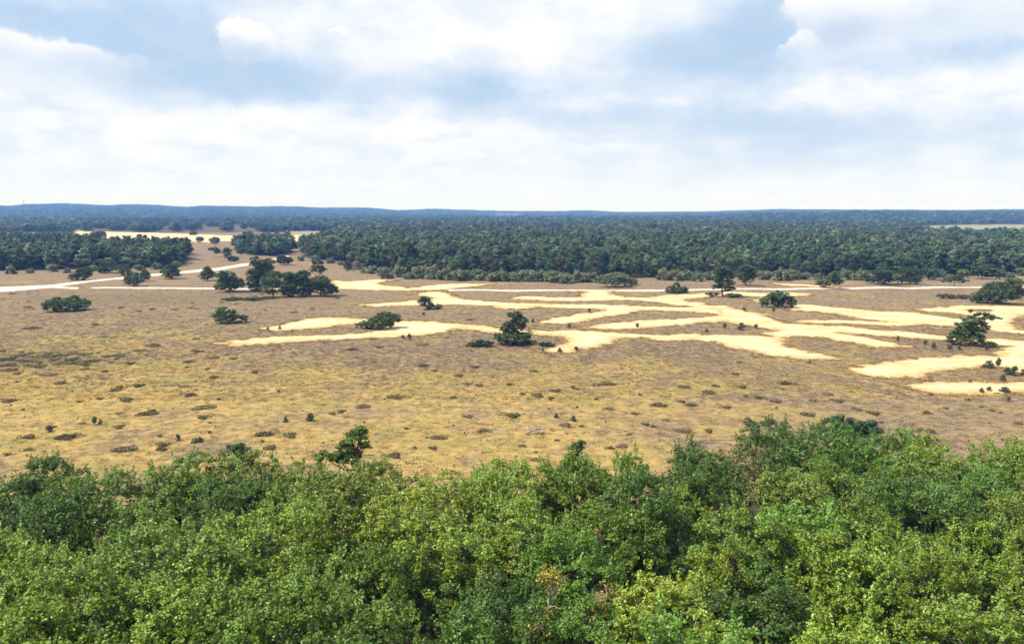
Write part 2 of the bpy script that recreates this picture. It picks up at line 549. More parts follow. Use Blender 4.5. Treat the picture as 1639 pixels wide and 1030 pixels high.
# ------------------------------------------------------------------ ground
def make_ground():
    rad = [0.0, 6.0, 12.0]
    r = 17.0
    while r < 8200:
        rad.append(r)
        r *= 1.009 if r < 330 else (1.014 if r < 1200 else 1.03)
    rad = np.array(rad[1:])
    ang = np.concatenate([np.arange(-46, 46.01, 0.25), np.arange(49, 314, 5.0)])
    A, D = np.meshgrid(np.radians(ang), rad)
    x, y = D * np.sin(A), D * np.cos(A)
    z = gz(x, y)
    nr, na = A.shape
    idx = np.arange(nr * na).reshape(nr, na)
    i0 = idx[:-1, :]; i1 = idx[1:, :]
    f = np.stack([i0, np.roll(i0, -1, 1), np.roll(i1, -1, 1), i1], -1).reshape(-1, 4)
    xs, ys, zs = x.ravel(), y.ravel(), z.ravel()
    ob = link_mesh('ground', np.stack([xs, ys, zs], -1), f[:, ::-1], M['ground'], smooth=True)
    # close the middle under the tower
    px, py = to_px(xs, ys)
    front = ys > 5

    def S(v, a, b):
        t = np.clip((v - a) / (b - a), 0, 1)
        return t * t * (3 - 2 * t)
    g = S(py, 520, 640) * (1 - 0.55 * S(px, 900, 1500) * (1 - S(py, 640, 760) * 0.6)) * 0.72 + 0.10
    g = g + 0.3 * np.exp(-((px - 140) / 200) ** 2 - ((py - 545) / 40) ** 2) - 0.25 * np.exp(-((px - 1500) / 200) ** 2 - ((py - 680) / 60) ** 2)
    g = np.where(front, g, 0.5)
    d = np.hypot(xs, ys)
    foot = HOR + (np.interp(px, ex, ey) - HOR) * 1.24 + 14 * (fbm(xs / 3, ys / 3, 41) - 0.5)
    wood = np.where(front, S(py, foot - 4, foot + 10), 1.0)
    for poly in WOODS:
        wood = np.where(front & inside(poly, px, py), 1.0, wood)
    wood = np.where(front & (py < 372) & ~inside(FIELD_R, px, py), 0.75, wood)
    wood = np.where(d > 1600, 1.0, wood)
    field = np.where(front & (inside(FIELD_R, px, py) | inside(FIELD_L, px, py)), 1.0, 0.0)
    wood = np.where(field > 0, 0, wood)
    rim = np.zeros_like(xs)
    m = front & (d < 340)
    sf = sand_field(xs[m], ys[m])
    rim[m] = np.clip(1 - np.abs(sf + 0.5) / 2.6, 0, 1) * 0.5
    dk = np.exp(-((px - 95) / 110) ** 2 - ((py - 572) / 13) ** 2) + 0.55 * np.exp(-((px - 250) / 240) ** 2 - ((py - 478) / 9) ** 2)
    dk = np.where(front, np.clip(dk, 0, 1), 0)
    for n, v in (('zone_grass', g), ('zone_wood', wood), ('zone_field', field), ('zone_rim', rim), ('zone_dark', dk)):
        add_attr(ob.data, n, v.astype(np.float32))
    tag(ob, kind='structure')
    return ob


FIELD_R = [(1465, 364), (1490, 361), (1560, 359.5), (1900, 359), (1900, 379), (1480, 379)]
FIELD_L = [(462, 370), (545, 370), (535, 385), (480, 397), (470, 392)]
WOODS = [
    [(480, 398), (530, 387), (545, 372), (1290, 371), (1460, 365), (1480, 379), (1639, 379), (1760, 379), (1760, 436),
     (1639, 437), (1560, 441), (1480, 439), (1440, 445), (1300, 443), (1200, 443), (1010, 445), (860, 443), (700, 440),
     (640, 437), (590, 431), (560, 420), (490, 413)],
    [(-140, 385), (0, 388), (112, 388), (160, 405), (300, 404), (306, 412), (290, 425), (200, 430), (100, 431), (-140, 437)],
    [(372, 399), (385, 392), (465, 392), (471, 404), (440, 410), (400, 409)],
]
make_ground()


def sheets(name, field, bbox, res, lift, labels=None, mat=None, nk=1.0, far=False):
    """sand lying in the heath: every connected sheet is an object; its rim dips under the turf"""
    x0, x1, y0, y1 = bbox
    xs = np.arange(x0, x1, res[0]); ys = np.arange(y0, y1, res[1])
    X, Y = np.meshgrid(xs, ys)
    d = field(X.ravel(), Y.ravel()).reshape(X.shape) + edge_noise(X, Y, nk)
    keep = d > -1.2 * max(res)
    cell = keep[:-1, :-1] & keep[1:, :-1] & keep[:-1, 1:] & keep[1:, 1:]
    ny, nx = cell.shape
    lab = np.zeros(cell.shape, int)
    cur = 0
    for j, i in zip(*np.nonzero(cell)):
        if lab[j, i]:
            continue
        cur += 1
        st = [(j, i)]
        lab[j, i] = cur
        while st:
            a, b = st.pop()
            for c, e in ((a + 1, b), (a - 1, b), (a, b + 1), (a, b - 1)):
                if 0 <= c < ny and 0 <= e < nx and cell[c, e] and not lab[c, e]:
                    lab[c, e] = cur
                    st.append((c, e))
    sizes = [(int((lab == k).sum()), k) for k in range(1, cur + 1)]
    Z = gz(X, Y) + lift * np.clip(d / 0.9, -1.0, 1.0)
    vid = np.arange(X.size).reshape(X.shape)
    obs = []
    for n, k in sorted(sizes, reverse=True):
        if n * res[0] * res[1] < 6:
            continue
        j, i = np.nonzero(lab == k)
        f = np.stack([vid[j, i], vid[j, i + 1], vid[j + 1, i + 1], vid[j + 1, i]], -1)
        u, inv = np.unique(f, return_inverse=True)
        v = np.stack([X.ravel()[u], Y.ravel()[u], Z.ravel()[u]], -1)
        ob = link_mesh(name, v, inv.reshape(-1, 4), mat, smooth=True)
        add_attr(ob.data, 'edge', d.ravel()[u].astype(np.float32))
        tag(ob, kind='structure')
        obs.append(ob)
    return obs


allp = np.concatenate([np.array(p) for p in SAND_W])
sheets('sand', sand_field, (allp[:, 0].min() - 4, allp[:, 0].max() + 4, allp[:, 1].min() - 4, allp[:, 1].max() + 4), (0.5, 0.6), 0.12, mat=M['sand'])
for nm, poly in TRACKS:
    wp = W(poly)
    a = np.array(wp)
    sheets(nm, lambda x, y, wp=wp: sdf(wp, x, y), (a[:, 0].min() - 3, a[:, 0].max() + 3, a[:, 1].min() - 3, a[:, 1].max() + 3),
           (0.8, 0.7), 0.17, mat=M['track'], nk=0.35)
for poly in FAR_SAND:
    wp = W(poly)
    a = np.array(wp)
    sheets('sand', lambda x, y, wp=wp: sdf(wp, x, y), (a[:, 0].min() - 8, a[:, 0].max() + 8, a[:, 1].min() - 8, a[:, 1].max() + 8),
           (2.5, 3.0), 0.3, mat=M['sand'], nk=3.0)


# ------------------------------------------------------------------ foliage meshes
def unit(n, r=rng):
    v = r.normal(size=(n, 3))
    return v / np.linalg.norm(v, axis=1, keepdims=True)


def leaf_cards(c, nrm, length, width, r):
    """kite-shaped folded leaves at c, facing nrm"""
    n = len(c)
    t = np.cross(nrm, unit(n, r))
    t /= np.linalg.norm(t, axis=1, keepdims=True) + 1e-9
    b = np.cross(nrm, t)
    L = (length * r.uniform(0.7, 1.3, n))[:, None]
    Wd = (width * r.uniform(0.7, 1.3, n))[:, None]
    v0 = c - t * L * 0.5
    v1 = c + b * Wd * 0.5 - nrm * L * 0.10 + t * L * 0.08
    v2 = c + t * L * 0.5 - nrm * L * 0.18
    v3 = c - b * Wd * 0.5 - nrm * L * 0.10 + t * L * 0.08
    verts = np.stack([v0, v1, v2, v3], 1).reshape(-1, 3)
    faces = np.arange(4 * n).reshape(n, 4)
    return verts, faces


def crown_object(name, centres, normals, length, width, mat, r, tint=None, parent=False):
    v, f = leaf_cards(centres, normals, length, width, r)
    ob = link_mesh(name, v, f, mat, parent=parent)
    if tint is None:
        tint = r.uniform(0, 1, len(centres))
    add_attr(ob.data, 'tint', np.repeat(tint, 4).astype(np.float32))
    return ob


def tube(path, radii, sides=6):
    path = [np.array(p, float) for p in path]
    vs_, fs_ = [], []
    for k, p in enumerate(path):
        a = path[max(k - 1, 0)]; b = path[min(k + 1, len(path) - 1)]
        d = b - a
        d /= np.linalg.norm(d) + 1e-9
        u = np.cross(d, (0.3, 0.9, 0.1)); u /= np.linalg.norm(u) + 1e-9
        w = np.cross(d, u)
        for s in range(sides):
            an = 2 * math.pi * s / sides
            vs_.append(p + radii[k] * (math.cos(an) * u + math.sin(an) * w))
    for k in range(len(path) - 1):
        for s in range(sides):
            a = k * sides + s; b = k * sides + (s + 1) % sides
            fs_.append((a, b, b + sides, a + sides))
    return vs_, fs_


def join_tubes(tubes):
    V, Fc = [], []
    for v, f in tubes:
        o = len(V)
        V += v
        Fc += [tuple(i + o for i in q) for q in f]
    return V, Fc


def bent(a, b, r, n=4, wob=0.12):
    a, b = np.array(a, float), np.array(b, float)
    L = np.linalg.norm(b - a)
    return [a + (b - a) * t + (r.normal(size=3) * wob * L * math.sin(math.pi * t)) for t in np.linspace(0, 1, n)]


# ---- broad-leaved trees of the wood below the tower
def make_oak(seed, H=7.6, RX=2.9, RZ=2.7, n_clump=92, leaf=0.135, sparse=1.0):
    r = np.random.default_rng(seed)
    hc = H - RZ
    ctr = []
    k = 0
    while len(ctr) < n_clump:
        d = unit(1, r)[0]
        if d[2] < -0.75:
            continue
        d[2] = d[2] * 0.9 + 0.1
        d[:2] *= 1.0 if d[2] > 0 else 0.92
        lump = 0.74 + 0.38 * r.random()
        q = np.array((d[0] * RX, d[1] * RX, d[2] * RZ)) * lump * (0.97 if r.random() < 0.8 else 0.62)
        q[2] += hc
        k += 1
        if k < 900 and any(np.linalg.norm(q - c) < 0.5 for c in ctr):
            continue
        ctr.append(q)
    ctr = np.array(ctr)
    C, N, T = [], [], []
    mid_c = np.array((0, 0, hc - 0.4))
    for c in ctr:
        cr = r.uniform(0.30, 0.72)
        ns = int(10 * sparse * (cr / 0.5) ** 1.7)
        ct = r.uniform(-0.2, 0.2)
        out = (c - mid_c) / (np.linalg.norm(c - mid_c) + 1e-6)
        for s in range(max(ns, 4)):
            shoot = r.random() < 0.22
            if shoot:                                   # a leafy shoot standing out of the crown
                d = out * 0.5 + unit(1, r)[0] * 0.45 + np.array((0, 0, 0.75))
                d /= np.linalg.norm(d)
                L = r.uniform(0.35, 0.85)
                nl = int(r.integers(14, 24))
                tt = r.random(nl)
                pos = c + d * (cr * 0.6 + L * tt[:, None]) + unit(nl, r) * (0.13 * (1.15 - tt))[:, None]
                nn = unit(nl, r) * 0.7 + d * 0.25 + np.array((0, 0, 0.5))
                tb = 0.12
            else:
                o = unit(1, r)[0]
                o[2] = abs(o[2]) * 0.8 - 0.15
                sc = c + o * cr * r.uniform(0.5, 1.05)
                nl = int(r.integers(20, 34))
                R0 = r.uniform(0.14, 0.30)
                off = unit(nl, r) * (0.05 + R0 * r.random((nl, 1)) ** 0.6)
                off[:, 2] *= 0.75
                pos = sc + off
                nn = off / R0 * 0.55 + unit(nl, r) * 0.6 + np.array((0, 0, 0.6))
                tb = 0.0
            nn /= np.linalg.norm(nn, axis=1, keepdims=True)
            C.append(pos); N.append(nn)
            T.append(np.clip(0.5 + tb + ct + r.normal(0, 0.17) + r.normal(0, 0.22, nl), 0, 1))
    C, N, T = np.concatenate(C), np.concatenate(N), np.concatenate(T)
    crown = crown_object('crown', C, N, leaf, leaf * 0.72, M['leaf'], r, T)
    top = np.array((r.normal(0, 0.25), r.normal(0, 0.25), hc + 0.3))
    tubes = [tube(bent((0, 0, -0.15), top, r, 5, 0.03), np.linspace(0.17, 0.09, 5), 7)]
    order = r.permutation(len(ctr))[:16]
    for i in order:
        s = np.array((0, 0, 0)) + top * r.uniform(0.45, 0.98)
        tubes.append(tube(bent(s, ctr[i], r, 4, 0.07), (0.065, 0.05, 0.032, 0.014), 5))
    trunk = link_mesh('trunk', *join_tubes(tubes), M['oak_bark'], parent=False, smooth=True)
    return trunk, crown


def place(name, proto, loc, rz, s, color, label, cat, group=None):
    root = empty(name, loc, rz, s)
    for p in proto:
        o = p.copy()
        col.objects.link(o)
        o.parent = root
        if p.name.startswith('crown'):
            o.color = (*color, 1)
    tag(root, label, cat, group)
    return root


# ---- pines from lobes
def lobes_to_pine(lobes, mpp, seed, card, density, bare=0.0, lean=(0, 0), trunk_r=0.16, twig_droop=0.0, mat='needle'):
    """lobes: (dx, up, rx, rz) in surveyed pixels about the foot; mpp metres a pixel"""
    r = np.random.default_rng(seed)
    C, N, T = [], [], []
    pads = []
    for (dx, up, rx, rz) in lobes:
        c = np.array((dx * mpp, r.normal(0, 0.22) * rx * mpp, up * mpp))
        ax = np.array((rx * mpp, rx * mpp * r.uniform(0.75, 1.0), rz * mpp))
        surf = 4 * math.pi * ((ax[0] * ax[1]) ** 1.6 / 3 + 2 * (ax[0] * ax[2]) ** 1.6 / 3) ** (1 / 1.6)
        total = max(60, density * 2.0 * surf / (card * card * 0.42))
        npad = max(10, int(surf * 1.9))
        for k in range(npad):
            d = unit(1, r)[0]
            if d[2] < -0.3 and r.random() < 0.5:
                d[2] *= -1
            q = c + d * ax * r.uniform(0.5, 1.06)
            if q[2] < 0.1:
                q[2] = 0.1 + r.random() * 0.3
            pr = min(max(0.36 * ax.min(), 0.32), 0.85) * r.uniform(0.6, 1.5)
            pads.append((q, pr, int(total / npad)))
    for q, pr, n in pads:
        off = unit(n, r) * r.random((n, 1)) ** 0.45 * pr
        off[:, 2] *= 0.55
        p = q + off
        p[:, 2] = np.maximum(p[:, 2], 0.06)
        nn = off / pr * 0.5 + unit(n, r) * 0.6 + np.array((0, 0, 0.6))
        nn /= np.linalg.norm(nn, axis=1, keepdims=True)
        C.append(p); N.append(nn)
        T.append(np.clip(0.5 + r.normal(0, 0.26) + r.normal(0, 0.16, n), 0, 1))  # random tint per pad, paints a lit and shaded texture into the needles
    C, N, T = np.concatenate(C), np.concatenate(N), np.concatenate(T)
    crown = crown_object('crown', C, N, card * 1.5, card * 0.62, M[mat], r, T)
    top = max(lobes, key=lambda q: q[1])
    tp = np.array((top[0] * mpp, 0, top[1] * mpp))
    tubes = [tube(bent((0, 0, -0.15), tp, r, 6, 0.05), np.linspace(trunk_r, trunk_r * 0.3, 6), 7)]
    for (dx, up, rx, rz) in lobes:
        e = np.array((dx * mpp, 0, up * mpp))
        for k in range(3):
            end = e + unit(1, r)[0] * np.array((rx, rx, rz)) * mpp * 0.8
            end[2] = max(end[2], 0.15)
            st = tp * min(0.95, max(0.08, (end[2] - 0.5) / max(tp[2], 0.5)) * r.uniform(0.6, 0.95))
            tubes.append(tube(bent(st, end, r, 4, 0.08), (trunk_r * 0.42, trunk_r * 0.32, trunk_r * 0.2, trunk_r * 0.08), 5))
    trunk = link_mesh('trunk', *join_tubes(tubes), M['pine_bark'], parent=False, smooth=True)
    return trunk, crown


PINE = (0.082, 0.124, 0.034)
PINE_B = (0.070, 0.112, 0.036)
JUNI = (0.092, 0.142, 0.030)

# ------------------------------------------------------------------ single pines and bushes standing on the heath
LONE = [
    # foot px, lobes, colour, name, label, category, trunk radius
    (822, 551, [(-2, 11, 26, 10), (-22, 12, 9, 7), (0, 29, 20, 9), (2, 46, 14, 8), (15, 38, 8, 8), (18, 11, 12, 9), (-8, 21, 15, 8), (26, 4, 9, 3)], PINE_B, 'pine_tree', 'tall dark pine with broad skirt and domed top in the middle of the heath', .24),
    (108, 497, [(-20, 8, 13, 8), (0, 9, 18, 9), (18, 8, 14, 8), (8, 16, 10, 5), (-12, 15, 9, 5)], JUNI, 'pine_bush', 'low wide dark green bush alone at the far left of the heath', .1),
    (368, 517, [(-8, 11, 17, 9), (-10, 20, 10, 5), (14, 6, 14, 6), (2, 16, 9, 6)], JUNI, 'pine_bush', 'rounded green bush below the pine clump, left of the sand strips', .1),
    (608, 525, [(-22, 6, 17, 6), (0, 13, 22, 9), (20, 13, 14, 10), (9, 21, 14, 6)], PINE, 'pine_bush', 'wide mounded green bush at the end of the left sand strip', .14),
    (684, 494, [(-4, 12, 11, 7), (-6, 18, 7, 4), (15, 4, 9, 4), (2, 6, 10, 5)], JUNI, 'pine_bush', 'small green bush with low right tail beside the upper sand strip', .1),
    (1083, 469, [(0, 13, 6, 4), (-8, 7, 9, 4), (9, 7, 9, 4), (0, 3, 18, 3)], PINE, 'pine_bush', 'small tent-shaped pine close to the thin white track', .1),
    (1158, 475, [(0, 31, 16, 6), (-5, 42, 11, 5), (6, 38, 11, 5), (2, 22, 15, 5), (-17, 4, 11, 2.5), (15, 3, 14, 2.5), (8, 13, 10, 4), (-10, 15, 9, 4), (-11, 27, 9, 5)], PINE_B, 'pine_tree', 'upright pine with visible trunk and flat low branches amid sand', .22),
    (1245, 492, [(0, 17, 16, 8), (-13, 11, 12, 7), (14, 11, 12, 7), (-20, 5, 8, 4), (0, 7, 12, 5), (21, 6, 6, 5)], JUNI, 'pine_bush', 'dome-shaped green pine bush standing between two sand bands', .14),
    (1326, 462, [(-9, 7, 10, 6), (6, 15, 11, 6), (8, 23, 6, 4), (12, 11, 9, 5)], PINE, 'pine_tree', 'two-lobed leaning pine right on the thin white track', .14),
    (1527, 459, [(0, 11, 11, 3.5), (-10, 8, 7, 3), (10, 8, 8, 3), (2, 14, 6, 2)], PINE, 'pine_tree', 'little flat umbrella pine beside the track at right', .1),
    (1598, 486, [(0, 14, 24, 11), (-18, 9, 14, 8), (18, 15, 13, 11), (16, 29, 12, 7), (-4, 23, 15, 7), (-26, 4, 8, 3)], PINE, 'pine_bush', 'large spreading dark pine bush at the right above the sand', .2),
    (1550, 553, [(-15, 9, 15, 8), (9, 10, 14, 8), (-7, 26, 14, 7), (3, 37, 14, 6), (15, 43, 12, 5), (27, 41, 9, 3), (-10, 18, 14, 8), (12, 28, 12, 7), (6, 20, 13, 7), (24, 5, 10, 4)], JUNI, 'pine_tree', 'windswept pine leaning right beside the right-hand sand flats', .17),
    (1414, 455, [(0, 18, 19, 3.5), (-2, 7, 16, 5), (-18, 6, 8, 4)], PINE_B, 'pine_tree', 'arching flat-topped pine at the wood edge behind the track', .14),
    (1456, 455, [(0, 16, 13, 9), (-8, 6, 12, 5), (8, 8, 9, 7)], PINE_B, 'pine_tree', 'round pine next to the arching pine behind the track', .14),
    (1487, 447, [(0, 11, 10, 8), (6, 8, 9, 7)], PINE, 'pine_bush', 'stubby round pine bush right of the arching pine', .12),
    (1193, 457, [(0, 15, 15, 11), (0, 26, 11, 6), (8, 20, 9, 8)], PINE_B, 'pine_tree', 'stout rounded dark pine just behind the upright pine', .2),
    (1574, 446, [(-3, 12, 14, 8), (12, 9, 14, 7), (-8, 18, 9, 5)], PINE_B, 'pine_tree', 'broad low pine at the right wood edge above the spreading bush', .16),
    (985, 459, [(0, 13, 22, 10), (20, 9, 11, 7), (-18, 11, 12, 8)], (0.14, 0.18, 0.085), 'willow_bush', 'big grey-green bush bulging from the wood edge above the track', .12),
    (557, 433, [(0, 7, 7, 7), (0, 13, 5, 4)], PINE_B, 'pine_tree', 'single small pine between the clump and the wood edge', .1),
    (620, 450, [(0, 9, 9, 4), (-4, 6, 7, 3), (5, 6, 6, 3)], (0.07, 0.085, 0.055), 'pine_bush', 'small pale bush standing on the upper sand tongue', .1),
    # the clump left of the sand
    (368, 468, [(0, 7, 13, 7), (0, 15, 18, 8), (-6, 26, 14, 6), (13, 13, 11, 7), (-15, 8, 9, 5)], PINE, 'pine_tree', 'round pine at the left end of the dark clump', .16),
    (411, 467, [(0, 7, 13, 7), (0, 29, 15, 7), (3, 43, 13, 5), (-5, 16, 11, 9), (9, 18, 11, 8), (-2, 50, 8, 4), (16, 46, 7, 3)], PINE, 'pine_tree', 'tallest ragged pine in the left half of the dark clump', .22),
    (437, 475, [(0, 18, 16, 14), (4, 33, 13, 7), (-8, 26, 10, 8)], PINE, 'pine_tree', 'bushy pine at the front of the dark clump, second from left', .2),
    (463, 475, [(0, 7, 13, 7), (0, 17, 13, 14), (0, 33, 14, 6), (5, 26, 10, 8)], PINE_B, 'pine_tree', 'very dark pine in the middle of the dark clump', .2),
    (487, 474, [(0, 7, 13, 7), (0, 20, 14, 13), (0, 34, 12, 6), (-5, 27, 9, 7)], PINE_B, 'pine_tree', 'dark pine right of the middle of the clump', .2),
    (513, 474, [(0, 24, 15, 8), (-3, 42, 13, 6), (-2, 52, 10, 4), (9, 11, 17, 8), (-10, 14, 11, 9), (20, 8, 9, 6)], PINE, 'pine_tree', 'tall two-tiered pine at the right end of the dark clump', .22),
    (424, 455, [(0, 7, 13, 7), (0, 22, 15, 10), (4, 34, 14, 6), (-6, 30, 9, 6)], PINE, 'pine_tree', 'pine at the back of the dark clump, near the white track', .2),
    # left
    (214, 458, [(0, 9, 14, 8), (0, 17, 9, 4)], PINE_B, 'pine_bush', 'dark bushy pine just below the left sand track', .14),
    (232, 450, [(0, 8, 8, 7), (1, 14, 5, 4)], PINE_B, 'pine_bush', 'small dark pine touching the left sand track', .1),
    (274, 446, [(0, 9, 14, 8), (2, 18, 11, 4)], PINE_B, 'pine_bush', 'square-crowned dark pine beside the left sand track', .14),
    (333, 449, [(0, 9, 12, 8), (0, 16, 7, 5)], PINE_B, 'pine_bush', 'round pine bush right of the square-crowned pine', .14),
    (132, 448, [(2, 9, 11, 8), (-10, 5, 8, 5), (6, 14, 8, 5)], PINE_B, 'pine_bush', 'open ragged pine above the left sand track', .12),
    (175, 437, [(0, 7, 15, 5), (0, 13, 10, 5), (-8, 4, 8, 3)], PINE_B, 'pine_bush', 'wide low pine in front of the left wood', .14),
    (198, 441, [(0, 7, 9, 6), (0, 13, 7, 3)], PINE_B, 'pine_bush', 'dark pine between the left wood and the sand track', .12),
    (343, 411, [(0, 12, 8, 3), (6, 8, 5, 3)], PINE_B, 'pine_tree', 'little umbrella pine in the clearing behind the track', .1),
    (366, 418, [(-2, 13, 7, 8), (7, 4, 8, 4)], PINE_B, 'pine_tree', 'crooked dark pine in the clearing behind the track', .12),
    (385, 412, [(0, 9, 6, 4), (5, 12, 5, 3)], PINE_B, 'pine_tree', 'slim small pine in the clearing near the grove', .09),
    (456, 424, [(0, 7, 12, 6), (-4, 11, 8, 4)], (0.05, 0.058, 0.045), 'pine_bush', 'brownish round bush behind the dark clump', .1),
    (299, 416, [(0, 22, 8, 5), (3, 16, 7, 5), (-6, 18, 6, 5)], PINE_B, 'pine_tree', 'bare-stemmed pine at the right end of the left wood', .15),
    (344, 392, [(0, 7, 8, 5)], PINE_B, 'pine_bush', 'pine bush on the near rim of the far sand field', .12),
    (320, 388, [(0, 5, 6, 4)], PINE_B, 'pine_bush', 'tiny pine bush left on the rim of the far sand field', .12),
    (224, 384, [(0, 4, 4, 5)], PINE_B, 'pine_bush', 'lone pointed pine in front of the far sand field', .12),
    (310, 377, [(0, 3, 6, 3)], PINE_B, 'pine_bush', 'dark bush standing on the far sand field', .12),
    (152, 388, [(0, 9, 7, 6), (4, 12, 5, 4)], PINE_B, 'pine_tree', 'pine at the left end of the far sand field', .15),
    (164, 387, [(0, 9, 6, 7)], PINE_B, 'pine_tree', 'second pine at the left end of the far sand field', .15),
    # beside the wood below the tower
    (558, 806, [(14, 104, 15, 13), (22, 119, 9, 9), (-4, 92, 18, 12), (-30, 78, 24, 9), (28, 98, 7, 11), (0, 74, 24, 13), (8, 112, 10, 9)], (0.11, 0.175, 0.024), 'pine_tree', 'feathery pine leaning right above the near wood edge, left of centre', .17),
    (384, 800, [(0, 74, 20, 14), (-4, 86, 13, 8), (14, 68, 16, 10), (0, 55, 28, 15)], (0.07, 0.115, 0.03), 'pine_tree', 'dark pine top rising from the near wood edge at left', .16),
    (920, 812, [(-2, 78, 18, 14), (2, 98, 12, 12), (8, 110, 6, 6), (20, 68, 14, 8), (-8, 62, 20, 14)], (0.07, 0.115, 0.03), 'pine_tree', 'small slanting pine tip above the near wood edge, right of centre', .14),
    (1352, 772, [(-18, 88, 22, 9), (-10, 98, 16, 7), (18, 88, 26, 9), (24, 96, 16, 5), (0, 78, 34, 10), (38, 84, 14, 6)], (0.048, 0.092, 0.040), 'pine_tree', 'flat-crowned blue-green pine behind the right part of the near wood', .2),
]


def dist_of(px, py):
    p = ground_pt(px, py)
    return p, float(np.hypot(p[0], p[1]))


for i, (px, py, lobes, colr, nm, lab, tr) in enumerate(LONE):
    p, d = dist_of(px, py)
    mpp = math.hypot(d, CAM_H) / F * (1.0 if py < 700 else 0.95)
    card = 0.22 if d < 200 else (0.28 if d < 320 else 0.5)
    if d < 100:
        card = 0.16
    dens = 1.0
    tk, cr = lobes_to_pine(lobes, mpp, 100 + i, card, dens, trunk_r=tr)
    root = empty(nm, (p[0], p[1], float(gz(p[0], p[1]))), -math.atan2(p[0], p[1]))
    for o in (tk, cr):
        col.objects.link(o)
        o.parent = root
    cr.color = (*colr, 1)
    tag(root, lab, 'pine' if 'pine' in nm else 'bush', 'trees and bushes standing singly on the heath')

# ------------------------------------------------------------------ the pine forest
def forest_pine(seed, H=11.0, RX=2.6, card=0.5, skirt=False):
    r = np.random.default_rng(seed)
    lob = []
    n = 12
    lo = 0.12 if skirt else 0.38
    for k in range(n):
        u = k / (n - 1)
        t = lo + (0.95 - lo) * u
        w = RX * (0.72 + 0.38 * math.sin(math.pi * (0.15 + 0.72 * u)))
        a = k * 2.4 + r.uniform(-0.6, 0.6)
        off = w * (0.62 if u < 0.85 else 0.25) * r.uniform(0.6, 1.1)
        lob.append((math.cos(a) * off, math.sin(a) * off, t * H * r.uniform(0.94, 1.04), w * r.uniform(0.42, 0.7), H * r.uniform(0.07, 0.11)))
    C, N, T = [], [], []
    for (x, y, z, rx, rz) in lob:
        m = int(95 * (0.5 / card) ** 2)
        d = unit(m, r) * r.random((m, 1)) ** 0.4
        p = np.array((x, y, z)) + d * np.array((rx, rx, rz))
        nn = d * 0.6 + unit(m, r) * 0.5 + np.array((0, 0, 0.6))
        nn /= np.linalg.norm(nn, axis=1, keepdims=True)
        C.append(p); N.append(nn)
        T.append(np.clip(0.5 + r.normal(0, 0.16) + r.normal(0, 0.16, m), 0, 1))
    return np.concatenate(C), np.concatenate(N), np.concatenate(T)


def forest_proto(seed, mat, card=0.5, **kw):
    r = np.random.default_rng(seed + 5)
    C, N, T = forest_pine(seed, card=card, **kw)
    cr = crown_object('crown', C, N, card * 1.35, card * 0.8, M[mat], r, T)
    H = kw.get('H', 11.0)
    v, f = tube(bent((0, 0, -0.3), (0, 0, H * 0.85), r, 5, 0.03), np.linspace(0.2, 0.06, 5), 6)
    tk = link_mesh('trunk', v, f, M['pine_bark'], parent=False, smooth=True)
    return tk, cr


def broad_proto(seed, mat, H=5.0, RX=2.2, card=0.34):
    r = np.random.default_rng(seed)
    C, N, T = [], [], []
    for k in range(34):
        d = unit(1, r)[0]
        d[2] = abs(d[2])
        c = d * np.array((RX, RX, H * 0.62)) * r.uniform(0.5, 0.95) + np.array((0, 0, H * 0.08))
        m = 55
        o = unit(m, r) * r.random((m, 1)) ** 0.4 * r.uniform(0.5, 0.9)
        p = c + o
        p[:, 2] = np.maximum(p[:, 2], 0.1)
        nn = o * 0.7 + unit(m, r) * 0.5 + np.array((0, 0, 0.6))
        nn /= np.linalg.norm(nn, axis=1, keepdims=True)
        C.append(p); N.append(nn)
        T.append(np.clip(0.5 + r.normal(0, 0.12) + r.normal(0, 0.18, m), 0, 1))
    cr = crown_object('crown', np.concatenate(C), np.concatenate(N), card * 1.3, card * 0.75, M[mat], r, np.concatenate(T))
    tubes = [tube(bent((0, 0, -0.2), (r.normal(0, .5), r.normal(0, .5), H * 0.75), r, 4, 0.06), (0.14, 0.1, 0.07, 0.03), 6) for _ in range(3)]
    tk = link_mesh('trunk', *join_tubes(tubes), M['oak_bark'], parent=False, smooth=True)
    return tk, cr


near_pines = [forest_proto(300 + k, 'needle', card=0.42, H=10.5 + 0.5 * k, RX=2.5 + 0.12 * (k % 3), skirt=(k % 3 == 2)) for k in range(7)]
near_broads = [broad_proto(340 + k, 'leaf') for k in range(3)]
far_protos = []
for k in range(6):
    far_protos.append(forest_proto(360 + k, 'needle_far', card=0.8, H=11.0, RX=2.5)[1])


